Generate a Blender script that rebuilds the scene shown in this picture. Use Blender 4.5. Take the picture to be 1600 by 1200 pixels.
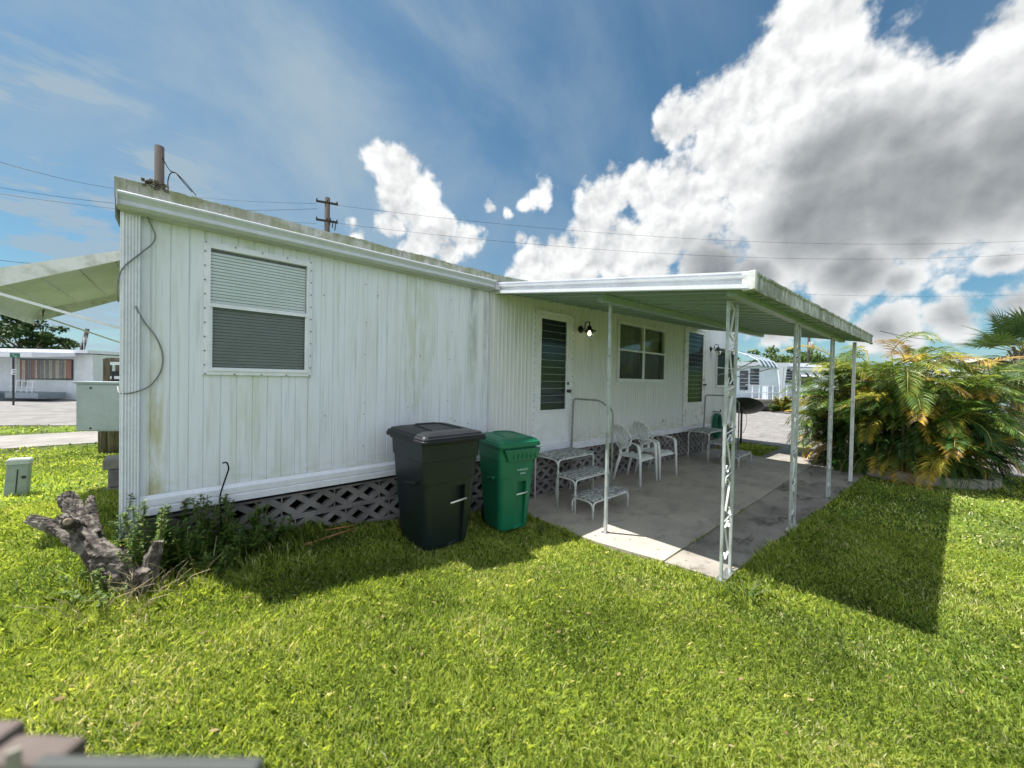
import bpy, math, random
import numpy as np
from mathutils import Vector, Matrix
random.seed(7); RNG = np.random.default_rng(11)
sc = bpy.context.scene
for o in list(bpy.data.objects): bpy.data.objects.remove(o)

# ------------------------------------------------------------------ camera
F = 577.0                                   # focal length in pixels of a 1600 px wide frame
CAM = Vector((-3.08, -3.50, 1.60)); YAW = math.radians(48.7); PITCH = math.atan(8/F); ROLL = math.radians(1.1)
_fw = Vector((math.cos(YAW), math.sin(YAW), 0)); _rt = Vector((math.sin(YAW), -math.cos(YAW), 0)); _up = Vector((0, 0, 1))
F2 = _fw*math.cos(PITCH) - _up*math.sin(PITCH); U2 = _fw*math.sin(PITCH) + _up*math.cos(PITCH)
R3 = _rt*math.cos(ROLL) + U2*math.sin(ROLL); U3 = -_rt*math.sin(ROLL) + U2*math.cos(ROLL)
cd = bpy.data.cameras.new('camera'); cam = bpy.data.objects.new('camera', cd); sc.collection.objects.link(cam)
cam.matrix_world = Matrix(((R3.x, U3.x, -F2.x, CAM.x), (R3.y, U3.y, -F2.y, CAM.y), (R3.z, U3.z, -F2.z, CAM.z), (0, 0, 0, 1)))
cd.sensor_fit = 'HORIZONTAL'; cd.sensor_width = 36; cd.lens = 36*F/1600; cd.clip_start = 0.02; cd.clip_end = 3000
cd.dof.use_dof = True; cd.dof.focus_distance = 5.0; cd.dof.aperture_fstop = 1.7
sc.camera = cam
def ray(x, y): return F2 + R3*((x-800)/F) - U3*((y-600)/F)
def at(x, y, d): return CAM + ray(x, y)*d            # world point seen at a place of the survey photo, d metres deep

# ------------------------------------------------------------------ light
SUN = Vector((-0.285, 0.375, 1.0)).normalized()
EL = math.asin(SUN.z); ROT = math.atan2(SUN.x, SUN.y)
sd = bpy.data.lights.new('sun', 'SUN'); sd.energy = 5.0; sd.angle = math.radians(0.53); sd.color = (1.0, 0.965, 0.92)
so = bpy.data.objects.new('sun', sd); sc.collection.objects.link(so); so.rotation_euler = SUN.to_track_quat('Z', 'Y').to_euler()
so.location = (0, 0, 30)
sc.view_settings.view_transform = 'Standard'; sc.view_settings.look = 'None'; sc.view_settings.gamma = 1
EXPO = 1.0
sc.view_settings.exposure = EXPO

# ------------------------------------------------------------------ node helper
class NT:
    def __init__(s, tree): s.t = tree; s.n = tree.nodes; s.l = tree.links
    def new(s, typ, **kw):
        nd = s.n.new(typ)
        for k, v in kw.items(): setattr(nd, k, v)
        return nd
    def link(s, a, b): s.l.new(a, b)
    def put(s, sock, v):
        if v is None: return
        if hasattr(v, 'links') or isinstance(v, bpy.types.NodeSocket): s.l.new(v, sock)
        else:
            if sock.type == 'RGBA' and len(v) == 3: v = (*v, 1)
            sock.default_value = v
    def math(s, op, a, b=None, c=None, clamp=False):
        nd = s.n.new('ShaderNodeMath'); nd.operation = op; nd.use_clamp = clamp
        for i, v in enumerate((a, b, c)):
            if v is not None: s.put(nd.inputs[i], v)
        return nd.outputs[0]
    def vec(s, op, a, b=None):
        nd = s.n.new('ShaderNodeVectorMath'); nd.operation = op
        s.put(nd.inputs[0], a)
        if b is not None: s.put(nd.inputs[3 if op == 'SCALE' else 1], b)
        return nd.outputs['Value'] if op in ('DISTANCE', 'LENGTH', 'DOT_PRODUCT') else nd.outputs[0]
    def ramp(s, v, lo, hi, a=0.0, b=1.0, smooth=True):
        nd = s.n.new('ShaderNodeMapRange'); nd.interpolation_type = 'SMOOTHSTEP' if smooth else 'LINEAR'; nd.clamp = True
        s.put(nd.inputs[0], v)
        for i, q in zip((1, 2, 3, 4), (lo, hi, a, b)): nd.inputs[i].default_value = q
        return nd.outputs[0]
    def mix(s, f, a, b, mode='MIX'):
        nd = s.n.new('ShaderNodeMix'); nd.data_type = 'RGBA'; nd.blend_type = mode
        s.put(nd.inputs[0], f); s.put(nd.inputs[6], a); s.put(nd.inputs[7], b); return nd.outputs[2]
    def noise(s, v, scale, detail=3, rough=.55, col=False, dist=0):
        nd = s.n.new('ShaderNodeTexNoise'); s.put(nd.inputs['Vector'], v)
        nd.inputs['Scale'].default_value = scale; nd.inputs['Detail'].default_value = detail; nd.inputs['Roughness'].default_value = rough
        nd.inputs['Distortion'].default_value = dist
        return nd.outputs['Color' if col else 'Fac']
    def scale(s, v, x, y, z):
        return s.vec('MULTIPLY', v, (x, y, z))

# ------------------------------------------------------------------ sky with clouds (world)
w = bpy.data.worlds.new('World'); sc.world = w; w.use_nodes = True
T = NT(w.node_tree); T.n.clear()
sky = T.new('ShaderNodeTexSky', sky_type='NISHITA'); sky.sun_disc = False
sky.sun_elevation = EL; sky.sun_rotation = ROT; sky.air_density = 1.0; sky.dust_density = 0.6; sky.ozone_density = 1.6; sky.altitude = 5
def dirn(px, py): return ray(px, py).normalized()
def blobs(lst):
    out = []
    for (px, py, r) in lst:
        d = dirn(px, py); d2 = dirn(px + r*.7, py + r*.7); out.append((d, (d2-d).length))
    return out
BIG = [(1275,40,100),(1220,110,90),(1135,165,75),(1055,195,45),(1160,240,90),(1000,300,50),(945,320,52),(935,350,44),(985,385,80),(965,290,36),(1060,330,85),(1110,420,80),
       (1300,200,150),(1450,190,125),(1590,70,125),(1640,200,160),(1290,330,150),(1440,300,160),(1580,300,140),(1330,420,90),(1180,430,70),(1440,375,60),
       (1200,510,60),(1290,490,50),(1400,440,50),(1380,520,60),(1500,500,55),(1560,420,40),(1600,480,60),(1700,100,160),(1480,455,30)]
TOW = [(588,243,38),(615,262,50),(650,290,48),(622,308,46),(660,330,44),(668,368,46),(604,348,32),(728,366,38),(545,342,20),(640,400,36),(700,398,30),(566,362,24),(690,352,28)]
LOW = [(850,300,30),(838,312,24),(815,372,20),(835,405,40),(880,400,38),(930,400,48),(860,430,50),(900,425,54),(810,430,30),(762,322,20),(795,325,14)]
g = bpy.data.node_groups.new('cloud_density', 'ShaderNodeTree')
g.interface.new_socket('Vector', in_out='INPUT', socket_type='NodeSocketVector')
g.interface.new_socket('Density', in_out='OUTPUT', socket_type='NodeSocketFloat')
g.interface.new_socket('Mass', in_out='OUTPUT', socket_type='NodeSocketFloat')
G = NT(g); gi = G.new('NodeGroupInput'); go = G.new('NodeGroupOutput')
v0 = gi.outputs[0]
wrp = G.vec('SCALE', G.vec('SUBTRACT', G.noise(v0, 3.2, 3, .55, col=True), (.5, .5, .5)), .085)
wrp2 = G.vec('SCALE', G.vec('SUBTRACT', G.noise(v0, 13, 4, .6, col=True), (.5, .5, .5)), .045)
v1 = G.vec('ADD', G.vec('ADD', v0, wrp), wrp2)
m = None
for (c, r) in blobs(BIG+TOW+LOW):
    q = G.math('SUBTRACT', 1.0, G.math('MULTIPLY', G.vec('DISTANCE', v1, tuple(c)), 1.0/r))
    q = G.math('MULTIPLY', q, min(1.0, .35 + r*2.2))
    if m is None: m = q
    else:
        nd = G.new('ShaderNodeMath', operation='SMOOTH_MAX'); G.put(nd.inputs[0], m); G.put(nd.inputs[1], q); nd.inputs[2].default_value = .06; m = nd.outputs[0]
def puff(N, v):
    a = N.math('ABSOLUTE', N.math('SUBTRACT', N.noise(v, 7.5, 2, .5), .5)); b = N.math('ABSOLUTE', N.math('SUBTRACT', N.noise(v, 19, 3, .6), .5))
    return N.math('ADD', N.math('MULTIPLY', a, 2.0), N.math('MULTIPLY', b, 1.1))
n1 = G.math('ADD', G.math('SUBTRACT', G.noise(v0, 9, 7, .64), .5), G.math('MULTIPLY', G.math('SUBTRACT', puff(G, v0), .42), .42))
n2 = G.math('SUBTRACT', G.noise(v0, 2.6, 3, .5), .5)
D = G.math('ADD', G.math('ADD', m, G.math('MULTIPLY', n1, .80)), G.math('MULTIPLY', n2, .30))
G.link(D, go.inputs[0]); G.link(m, go.inputs[1])
tc = T.new('ShaderNodeTexCoord').outputs['Generated']
vn = T.vec('NORMALIZE', tc)
def cg(v):
    nd = T.new('ShaderNodeGroup'); nd.node_tree = g; T.put(nd.inputs[0], v); return nd.outputs
c0 = cg(vn)
alpha = T.ramp(c0[0], -.04, .15)
nA = T.math('ADD', T.math('ADD', T.noise(vn, 9, 4, .5), T.math('MULTIPLY', puff(T, vn), .55)), T.math('MULTIPLY', T.noise(vn, 3.2, 3, .5), 1.2))
vo_ = T.vec('ADD', vn, tuple(SUN*.020)); nB = T.math('ADD', T.math('ADD', T.noise(vo_, 9, 4, .5), T.math('MULTIPLY', puff(T, vo_), .55)), T.math('MULTIPLY', T.noise(vo_, 3.2, 3, .5), 1.2))
sepz = T.new('ShaderNodeSeparateXYZ'); T.put(sepz.inputs[0], vn); z = sepz.outputs[2]
thick = T.ramp(c0[1], .15, .85)
dk = None
for (px, py, r) in [(1440,370,300),(1230,420,170),(1570,390,230),(1330,300,170),(1100,450,110)]:
    d = dirn(px, py); rr = (dirn(px+r*.7, py+r*.7)-d).length
    q = T.math('SUBTRACT', 1.0, T.math('MULTIPLY', T.vec('DISTANCE', vn, tuple(d)), 1.0/rr))
    dk = q if dk is None else T.math('MAXIMUM', dk, q)
dkn = T.math('ADD', dk, T.math('MULTIPLY', T.math('SUBTRACT', T.noise(vn, 3.2, 4, .5), .5), .75))
relief = T.math('MULTIPLY', T.math('SUBTRACT', nA, nB), T.math('SUBTRACT', 1.6, T.ramp(dkn, -.1, .5, 0, 1.25)))
dark = T.math('MULTIPLY', T.ramp(dkn, -.05, .50), T.ramp(c0[1], .05, .5))
lit = T.math('ADD', T.math('SUBTRACT', .84, T.math('MULTIPLY', dark, .72)), relief)
lit = T.math('ADD', lit, T.math('MULTIPLY', T.math('SUBTRACT', T.noise(vn, 5, 5, .55), .5), .22))
lit = T.ramp(lit, 0.0, 1.0, smooth=False)
K = 1.0/2**EXPO
ccol = T.mix(lit, tuple(k*K for k in (.25, .28, .30)), tuple(k*K for k in (1.02, 1.03, 1.03)))
# thin high cloud
hv = T.scale(vn, 1.0, 1.0, 2.6)
rotn = T.new('ShaderNodeMapping'); rotn.inputs['Rotation'].default_value = (.5, .35, .6); rotn.inputs['Scale'].default_value = (1, 3.2, 1.4); T.put(rotn.inputs[0], vn)
ci = T.noise(rotn.outputs[0], 1.5, 7, .58, dist=.4)
lft = T.ramp(T.vec('DISTANCE', vn, tuple(dirn(120, 150))), .25, 1.25, 1.0, .12)
cir = T.math('MULTIPLY', T.ramp(ci, .36, .74), lft)
st = T.ramp(T.vec('DISTANCE', T.vec('ADD', vn, T.vec('SCALE', T.noise(vn, 5, 3, .5, col=True), .06)), tuple(dirn(100, 340))), .02, .36, 1.6, 0.0)
cir = T.math('ADD', cir, T.math('MULTIPLY', st, T.ramp(T.noise(T.scale(vn, 2, 2, 9), 3.0, 6, .6), .44, .60)), clamp=True)
hazeup = T.math('ADD', T.math('MULTIPLY', cir, .84), T.math('MULTIPLY', T.ramp(T.noise(vn, 1.3, 4, .5), .3, .75), T.ramp(z, .15, .6, .04, .26)), clamp=True)
low = T.ramp(z, .0, .16, .38, 0.0)
skyc = T.new('ShaderNodeVectorMath', operation='SCALE'); T.put(skyc.inputs[0], sky.outputs[0]); skyc.inputs[3].default_value = 0.062
blue = T.mix(1.0, skyc.outputs[0], (0.55, 0.86, 0.90), 'MULTIPLY')
s1 = T.mix(hazeup, blue, tuple(k*K for k in (.38, .50, .60)))
s1 = T.mix(low, s1, tuple(k*K for k in (.55, .74, .88)))
s2 = T.mix(alpha, s1, ccol)
back = T.ramp(T.math('ADD', T.vec('DOT_PRODUCT', vn, tuple(-_fw)), T.math('MULTIPLY', T.math('SUBTRACT', T.noise(vn, 3, 5, .6), .5), .7)), .12, .38)  # unseen bright cloud bank added behind the camera to fill the shaded wall
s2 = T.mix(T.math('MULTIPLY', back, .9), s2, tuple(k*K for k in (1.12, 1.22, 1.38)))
# below the horizon: ground colour
s2 = T.mix(T.ramp(z, -.03, 0.0), (.10, .12, .07), s2)
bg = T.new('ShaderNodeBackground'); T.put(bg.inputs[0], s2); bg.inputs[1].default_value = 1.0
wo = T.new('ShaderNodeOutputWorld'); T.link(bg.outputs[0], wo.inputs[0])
w.cycles.sampling_method = 'MANUAL'; w.cycles.sample_map_resolution = 512

# ------------------------------------------------------------------ materials
MATS = {}
def mat(name, col=(.5,.5,.5), rough=.6, metal=0.0, col2=None, nscale=8, nstretch=(1,1,1), bump=0.0, bscale=60, spec=.5, coord='O', lo=.35, hi=.65, coat=0):
    if name in MATS: return MATS[name]
    m = bpy.data.materials.new(name); m.use_nodes = True; MATS[name] = m
    t = NT(m.node_tree); b = t.n['Principled BSDF']
    b.inputs['Roughness'].default_value = rough; b.inputs['Metallic'].default_value = metal; b.inputs['Specular IOR Level'].default_value = spec
    if coat: b.inputs['Coat Weight'].default_value = coat
    if coord == 'W': v = t.new('ShaderNodeNewGeometry').outputs['Position']
    else: v = t.new('ShaderNodeTexCoord').outputs['Object']
    v2 = t.scale(v, *nstretch)
    if col2 is None: col2 = tuple(k*.8 for k in col)
    f = t.ramp(t.noise(v2, nscale, 5, .6), lo, hi)
    c = t.mix(f, col, col2); f2 = t.noise(v, nscale*7, 3, .6)
    c = t.mix(1.0, c, t.mix(f2, (.86,.86,.86), (1.1,1.1,1.1)), 'MULTIPLY')
    t.put(b.inputs['Base Color'], c)
    if bump:
        bn = t.new('ShaderNodeBump'); bn.inputs['Strength'].default_value = bump; bn.inputs['Distance'].default_value = .01
        t.put(bn.inputs['Height'], t.noise(v, bscale, 4, .6)); t.link(bn.outputs[0], b.inputs['Normal'])
    return m
def siding_mat(name, base, green, amt, xstains):
    m = bpy.data.materials.new(name); m.use_nodes = True; t = NT(m.node_tree); b = t.n['Principled BSDF']
    b.inputs['Roughness'].default_value = .5; b.inputs['Specular IOR Level'].default_value = .35
    p = t.new('ShaderNodeNewGeometry').outputs['Position']
    st1 = t.noise(t.scale(p, 1, 1, .10), 9, 5, .65); st2 = t.noise(t.scale(p, 1, 1, .035), 34, 4, .6); big = t.noise(p, 1.1, 4, .6)
    sp = t.new('ShaderNodeSeparateXYZ'); t.put(sp.inputs[0], p); x, y, z = sp.outputs
    f = t.math('MULTIPLY', t.ramp(st1, .42, .72), t.ramp(big, .3, .65, .25, 1.0))
    f = t.math('MULTIPLY', f, amt)
    c = t.mix(f, base, green)
    c = t.mix(t.math('MULTIPLY', t.ramp(st2, .5, .68), .34), c, (.36,.40,.38))
    for (xc, wd, col, a, z0, z1) in xstains:
        d = t.math('ABSOLUTE', t.math('SUBTRACT', x, xc)); q = t.ramp(d, wd*.25, wd, 1, 0)
        q = t.math('MULTIPLY', q, t.ramp(t.noise(t.scale(p, 3, 3, .6), 6, 5, .7), .32, .62)); q = t.math('MULTIPLY', q, t.ramp(z, z0, z1)); q = t.math('MULTIPLY', q, a)
        c = t.mix(q, c, col)
    q = t.math('MULTIPLY', t.ramp(z, .62, .95, 1, 0), t.ramp(t.noise(t.scale(p, 2, 2, 7), 3, 5, .6), .4, .62)); c = t.mix(t.math('MULTIPLY', q, .55), c, (.36,.37,.22))
    sk = t.ramp(t.noise(p, 90, 2, .5), .70, .78); c = t.mix(t.math('MULTIPLY', sk, .35), c, (.25,.24,.2))
    t.put(b.inputs['Base Color'], c)
    bn = t.new('ShaderNodeBump'); bn.inputs['Strength'].default_value = .25; bn.inputs['Distance'].default_value = .02
    t.put(bn.inputs['Height'], t.noise(p, 3.5, 2, .5)); t.link(bn.outputs[0], b.inputs['Normal'])
    return m
M_sid = siding_mat('aged_white_siding', (.725,.745,.82), (.51,.54,.46), .5, [(-3.245,.06,(.42,.38,.18),.9,2.5,.7),(-1.30,.28,(.45,.48,.34),.45,.3,1.6),(-.62,.10,(.28,.32,.31),.7,1.0,2.4),(-.44,.05,(.3,.33,.32),.6,.8,2.2),(-2.72,.18,(.55,.58,.40),.4,.5,1.4)])
M_sid2 = siding_mat('cream_patio_siding', (.68,.69,.71), (.52,.53,.49), .5, [(3.1,.5,(.62,.63,.58),.3,.5,1.5)])
M_white = mat('white_painted_metal', (.78,.79,.86), .42, 0, (.71,.72,.78), 5, bump=.05)
M_whited = mat('weathered_white_paint', (.71,.71,.71), .55, 0, (.42,.42,.36), 7, lo=.45, hi=.75, bump=.1)
M_gutter = mat('grey_white_gutter_metal', (.61,.63,.70), .38, 0, (.53,.55,.60), 3, nstretch=(.3,1,1))
M_alum = mat('bare_aluminium', (.62,.63,.62), .35, .85, (.45,.46,.44), 12)
M_galv = mat('galvanised_post_metal', (.50,.54,.53), .45, .25, (.30,.33,.30), 9, lo=.4, hi=.75)
M_dark = mat('dark_rubber', (.02,.02,.022), .5)
M_screw = mat('rusty_screws', (.09,.07,.05), .6)
M_inside = mat('dark_interior', (.05,.05,.048), .9)
M_blind = mat('pale_blind', (.88,.92,.92), .4, 0, (.80,.86,.84), 4)
M_blindd = mat('dusty_blind', (.38,.41,.39), .6)
M_conc = mat('concrete', (.36,.33,.29), .85, 0, (.22,.20,.17), 1.6, bump=.25, bscale=120, coord='W')
M_block = mat('grey_lattice_block', (.24,.225,.215), .9, 0, (.14,.132,.125), 4, bump=.35, bscale=90, coord='W')
M_wood = mat('weathered_wood', (.20,.165,.12), .85, 0, (.09,.075,.055), 6, nstretch=(6,6,.6), bump=.4, bscale=40)
M_wire = mat('black_cable', (.010,.010,.010), .9, spec=.05)
M_cable = mat('grey_cable', (.20,.21,.19), .5)
M_underside = mat('green_grey_painted_pan', (.38,.48,.46), .4, 0, (.33,.43,.41), 2, nstretch=(4,.4,1), coord='W')
def algae_mat(name, base, dirt, green, xs):
    m = bpy.data.materials.new(name); m.use_nodes = True; t = NT(m.node_tree); b = t.n['Principled BSDF']; b.inputs['Roughness'].default_value = .8
    p = t.new('ShaderNodeNewGeometry').outputs['Position']
    c = t.mix(t.ramp(t.noise(t.scale(p, 1, 1, .25), xs, 6, .7), .36, .66), base, dirt)
    c = t.mix(t.math('MULTIPLY', t.ramp(t.noise(p, 5, 5, .65), .42, .62), .75), c, green)
    c = t.mix(t.ramp(t.noise(p, 55, 4, .7), .58, .75), c, (.05,.05,.035))
    t.put(b.inputs['Base Color'], c); return m
M_algae = algae_mat('algae_stained_roof_rim', (.46,.46,.42), (.30,.30,.25), (.20,.22,.09), 16)
M_algae2 = algae_mat('mildewed_fascia', (.55,.57,.53), (.17,.17,.14), (.20,.21,.15), 15)
def glass_mat(name, tint, opac, rough=.02, spec=1.0):
    m = bpy.data.materials.new(name); m.use_nodes = True; t = NT(m.node_tree); t.n.remove(t.n['Principled BSDF'])
    tr = t.new('ShaderNodeBsdfTransparent'); tr.inputs[0].default_value = (*tint, 1)
    df = t.new('ShaderNodeBsdfDiffuse'); df.inputs[0].default_value = (.10,.11,.105,1)
    gl = t.new('ShaderNodeBsdfGlossy'); gl.inputs['Roughness'].default_value = rough; gl.inputs[0].default_value = (.9,.95,.95,1)
    m1 = t.new('ShaderNodeMixShader'); m1.inputs[0].default_value = opac; t.link(tr.outputs[0], m1.inputs[1]); t.link(df.outputs[0], m1.inputs[2])
    fr = t.new('ShaderNodeFresnel'); fr.inputs[0].default_value = 1.5
    m2 = t.new('ShaderNodeMixShader'); t.put(m2.inputs[0], t.math('MULTIPLY', fr.outputs[0], spec, clamp=True)); t.link(m1.outputs[0], m2.inputs[1]); t.link(gl.outputs[0], m2.inputs[2])
    t.link(m2.outputs[0], t.n['Material Output'].inputs[0]); return m
M_glass = glass_mat('window_glass', (.96,.985,.97), .0, spec=1.3)
M_screen = glass_mat('insect_screen', (.62,.64,.63), .22, .35, .25)
M_dglass = glass_mat('dark_jalousie_glass', (.42,.52,.54), .18, .10, .22)
def leaf_mat(name, cols, rough=.5, trans=.35, attr='rnd'):
    """cols: list of (position, colour) along the per-leaf value"""
    m = bpy.data.materials.new(name); m.use_nodes = True; t = NT(m.node_tree); b = t.n['Principled BSDF']
    a = t.new('ShaderNodeAttribute', attribute_name=attr)
    r = t.new('ShaderNodeValToRGB'); e = r.color_ramp.elements
    e[0].position, e[0].color = cols[0][0], (*cols[0][1], 1); e[1].position, e[1].color = cols[-1][0], (*cols[-1][1], 1)
    for pz, c in cols[1:-1]:
        q = e.new(pz); q.color = (*c, 1)
    t.link(a.outputs['Fac'], r.inputs[0])
    b.inputs['Roughness'].default_value = rough; b.inputs['Specular IOR Level'].default_value = .3
    t.link(r.outputs[0], b.inputs['Base Color'])
    tl = t.new('ShaderNodeBsdfTranslucent'); t.put(tl.inputs[0], t.mix(1.0, r.outputs[0], (1.25,1.2,.6), 'MULTIPLY'))
    ms = t.new('ShaderNodeMixShader'); ms.inputs[0].default_value = trans
    t.link(b.outputs[0], ms.inputs[1]); t.link(tl.outputs[0], ms.inputs[2]); t.link(ms.outputs[0], t.n['Material Output'].inputs[0]); return m
M_grass = leaf_mat('grass_blades', [(0,(.02,.05,.010)),(.16,(.14,.21,.03)),(.42,(.40,.50,.09)),(.84,(.65,.69,.18)),(.93,(.76,.70,.40)),(1,(.80,.74,.50))], .5, .48)
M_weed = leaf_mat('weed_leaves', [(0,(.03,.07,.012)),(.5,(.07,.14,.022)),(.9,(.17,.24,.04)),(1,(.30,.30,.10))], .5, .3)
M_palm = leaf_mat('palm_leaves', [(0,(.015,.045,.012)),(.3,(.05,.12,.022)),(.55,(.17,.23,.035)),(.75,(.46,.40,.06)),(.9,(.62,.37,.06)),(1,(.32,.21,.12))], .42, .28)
M_fan = leaf_mat('fan_palm_leaves', [(0,(.04,.08,.03)),(.6,(.10,.16,.06)),(1,(.26,.30,.18))], .42, .2)
M_tree = leaf_mat('tree_leaves', [(0,(.012,.035,.012)),(.5,(.03,.065,.02)),(1,(.09,.13,.04))], .6, .15)
M_tree2 = leaf_mat('hedge_leaves', [(0,(.03,.06,.015)),(.5,(.07,.12,.03)),(1,(.18,.22,.06))], .6, .2)

# ------------------------------------------------------------------ mesh helpers
def setp(o, label=None, cat=None, group=None, kind=None):
    if label: o['label'] = label
    if cat: o['category'] = cat
    if group: o['group'] = group
    if kind: o['kind'] = kind
    return o
def empty(name, loc, label, cat, group=None, rz=0):
    o = bpy.data.objects.new(name, None); o.empty_display_size = .2; sc.collection.objects.link(o); o.location = loc; o.rotation_euler = (0, 0, rz)
    return setp(o, label, cat, group)
class MB:
    def __init__(s): s.v = []; s.f = []; s.mi = []; s.cur = 0; s.sm = []; s.smooth = False
    def add(s, vs, fs):
        b = len(s.v); s.v += [tuple(q) for q in vs]
        for f in fs: s.f.append(tuple(b+i for i in f)); s.mi.append(s.cur); s.sm.append(s.smooth)
        return s
    def box(s, x0, y0, z0, x1, y1, z1):
        if x0 > x1: x0, x1 = x1, x0
        if y0 > y1: y0, y1 = y1, y0
        if z0 > z1: z0, z1 = z1, z0
        return s.add([(x0,y0,z0),(x1,y0,z0),(x1,y1,z0),(x0,y1,z0),(x0,y0,z1),(x1,y0,z1),(x1,y1,z1),(x0,y1,z1)],
                     [(3,2,1,0),(4,5,6,7),(0,1,5,4),(1,2,6,5),(2,3,7,6),(3,0,4,7)])
    def hexa(s, p):   # 8 points: bottom 4 ccw, top 4 ccw
        return s.add(p, [(3,2,1,0),(4,5,6,7),(0,1,5,4),(1,2,6,5),(2,3,7,6),(3,0,4,7)])
    def sweep(s, prof, a, b, closed=True):
        """profile points (vectors offsets) swept from a to b"""
        n = len(prof); a = Vector(a); b = Vector(b); pv = [Vector(p) for p in prof]
        vs = [a+p for p in pv] + [b+p for p in pv]
        fs = [(i, (i+1) % n, n+(i+1) % n, n+i) for i in range(n if closed else n-1)]
        if closed: fs += [tuple(range(n))[::-1], tuple(range(n, 2*n))]
        return s.add(vs, fs)
    def tube(s, pts, r, seg=8, cap=True, flat=1.0):
        pts = [Vector(p) for p in pts]; n = len(pts); rs = r if isinstance(r, (list, tuple)) else [r]*n
        vs = []; up = None
        for i, p in enumerate(pts):
            t = (pts[min(i+1, n-1)] - pts[max(i-1, 0)])
            t = t.normalized() if t.length > 1e-9 else Vector((0,0,1))
            if up is None: up = Vector((0,0,1)) if abs(t.z) < .9 else Vector((1,0,0))
            up = (up - t*up.dot(t)).normalized(); sd_ = t.cross(up)
            for k in range(seg):
                a = 2*math.pi*k/seg; vs.append(p + sd_*math.cos(a)*rs[i] + up*math.sin(a)*rs[i]*flat)
        fs = []
        for i in range(n-1):
            for k in range(seg): fs.append((i*seg+k, i*seg+(k+1) % seg, (i+1)*seg+(k+1) % seg, (i+1)*seg+k))
        if cap: fs += [tuple(range(seg))[::-1], tuple((n-1)*seg+k for k in range(seg))]
        sm = s.smooth; s.smooth = seg > 4; s.add(vs, fs); s.smooth = sm; return s
    def bar(s, a, b, w, h=None):   # square bar
        h = h or w; a = Vector(a); b = Vector(b); t = (b-a).normalized(); up = Vector((0,0,1)) if abs(t.z) < .95 else Vector((0,1,0))
        sd_ = t.cross(up).normalized(); u = sd_.cross(t)
        q = [(-1,-1),(1,-1),(1,1),(-1,1)]
        vs = [a+sd_*x*w/2+u*y*h/2 for x, y in q] + [b+sd_*x*w/2+u*y*h/2 for x, y in q]
        return s.add(vs, [(3,2,1,0),(4,5,6,7),(0,1,5,4),(1,2,6,5),(2,3,7,6),(3,0,4,7)])
    def lathe(s, prof, c=(0,0,0), seg=24, ax=None):
        n = len(prof); vs = []; c = Vector(c)
        R = Vector(ax).normalized().to_track_quat('Z', 'Y').to_matrix() if ax else Matrix.Identity(3)
        for (r, z_) in prof:
            for k in range(seg):
                a = 2*math.pi*k/seg; vs.append(c + R @ Vector((r*math.cos(a), r*math.sin(a), z_)))
        fs = [(i*seg+k, i*seg+(k+1) % seg, (i+1)*seg+(k+1) % seg, (i+1)*seg+k) for i in range(n-1) for k in range(seg)]
        sm = s.smooth; s.smooth = True; s.add(vs, fs); s.smooth = sm; return s
    def build(s, name, mats, parent=None, loc=(0,0,0), bevel=0, bseg=2, local=False):
        """vertices are world coordinates unless local; stored relative to the parent"""
        me = bpy.data.meshes.new(name); off = Vector(loc)
        if parent is not None and not local: 
            mi = parent_world(parent).inverted(); vs = [mi @ Vector(q) for q in s.v]
        elif not local: vs = [Vector(q)-off for q in s.v]
        else: vs = s.v
        me.from_pydata([tuple(q) for q in vs], [], s.f); 
        for mt in (mats if isinstance(mats, (list, tuple)) else [mats]): me.materials.append(mt)
        me.polygons.foreach_set('material_index', s.mi); me.polygons.foreach_set('use_smooth', s.sm); me.update()
        o = bpy.data.objects.new(name, me); sc.collection.objects.link(o)
        if parent is not None: o.parent = parent
        else: o.location = loc
        if bevel:
            b = o.modifiers.new('bevel', 'BEVEL'); b.width = bevel; b.segments = bseg; b.limit_method = 'ANGLE'; b.angle_limit = math.radians(40)
        return o
def parent_world(o):
    m = Matrix.Translation(o.location) @ o.rotation_euler.to_matrix().to_4x4()
    return parent_world(o.parent) @ m if o.parent else m
def copy_tree(o, parent=None):
    c = o.copy(); sc.collection.objects.link(c); c.parent = parent
    for ch in list(o.children): copy_tree(ch, c)
    return c
def arc(pts, r, n=5):
    """round the corners of a polyline"""
    pts = [Vector(p) for p in pts]; out = [pts[0]]
    for i in range(1, len(pts)-1):
        a, b, c = pts[i-1], pts[i], pts[i+1]; rr = min(r, (a-b).length*.45, (c-b).length*.45)
        p, q = b+(a-b).normalized()*rr, b+(c-b).normalized()*rr
        for k in range(n+1):
            t = k/n; out.append(p*(1-t)**2 + b*2*t*(1-t) + q*t*t)
    return out + [pts[-1]]
def sag(a, b, s, n=24):
    a = Vector(a); b = Vector(b); return [a.lerp(b, k/n) - Vector((0,0,s*4*(k/n)*(1-k/n))) for k in range(n+1)]
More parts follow.
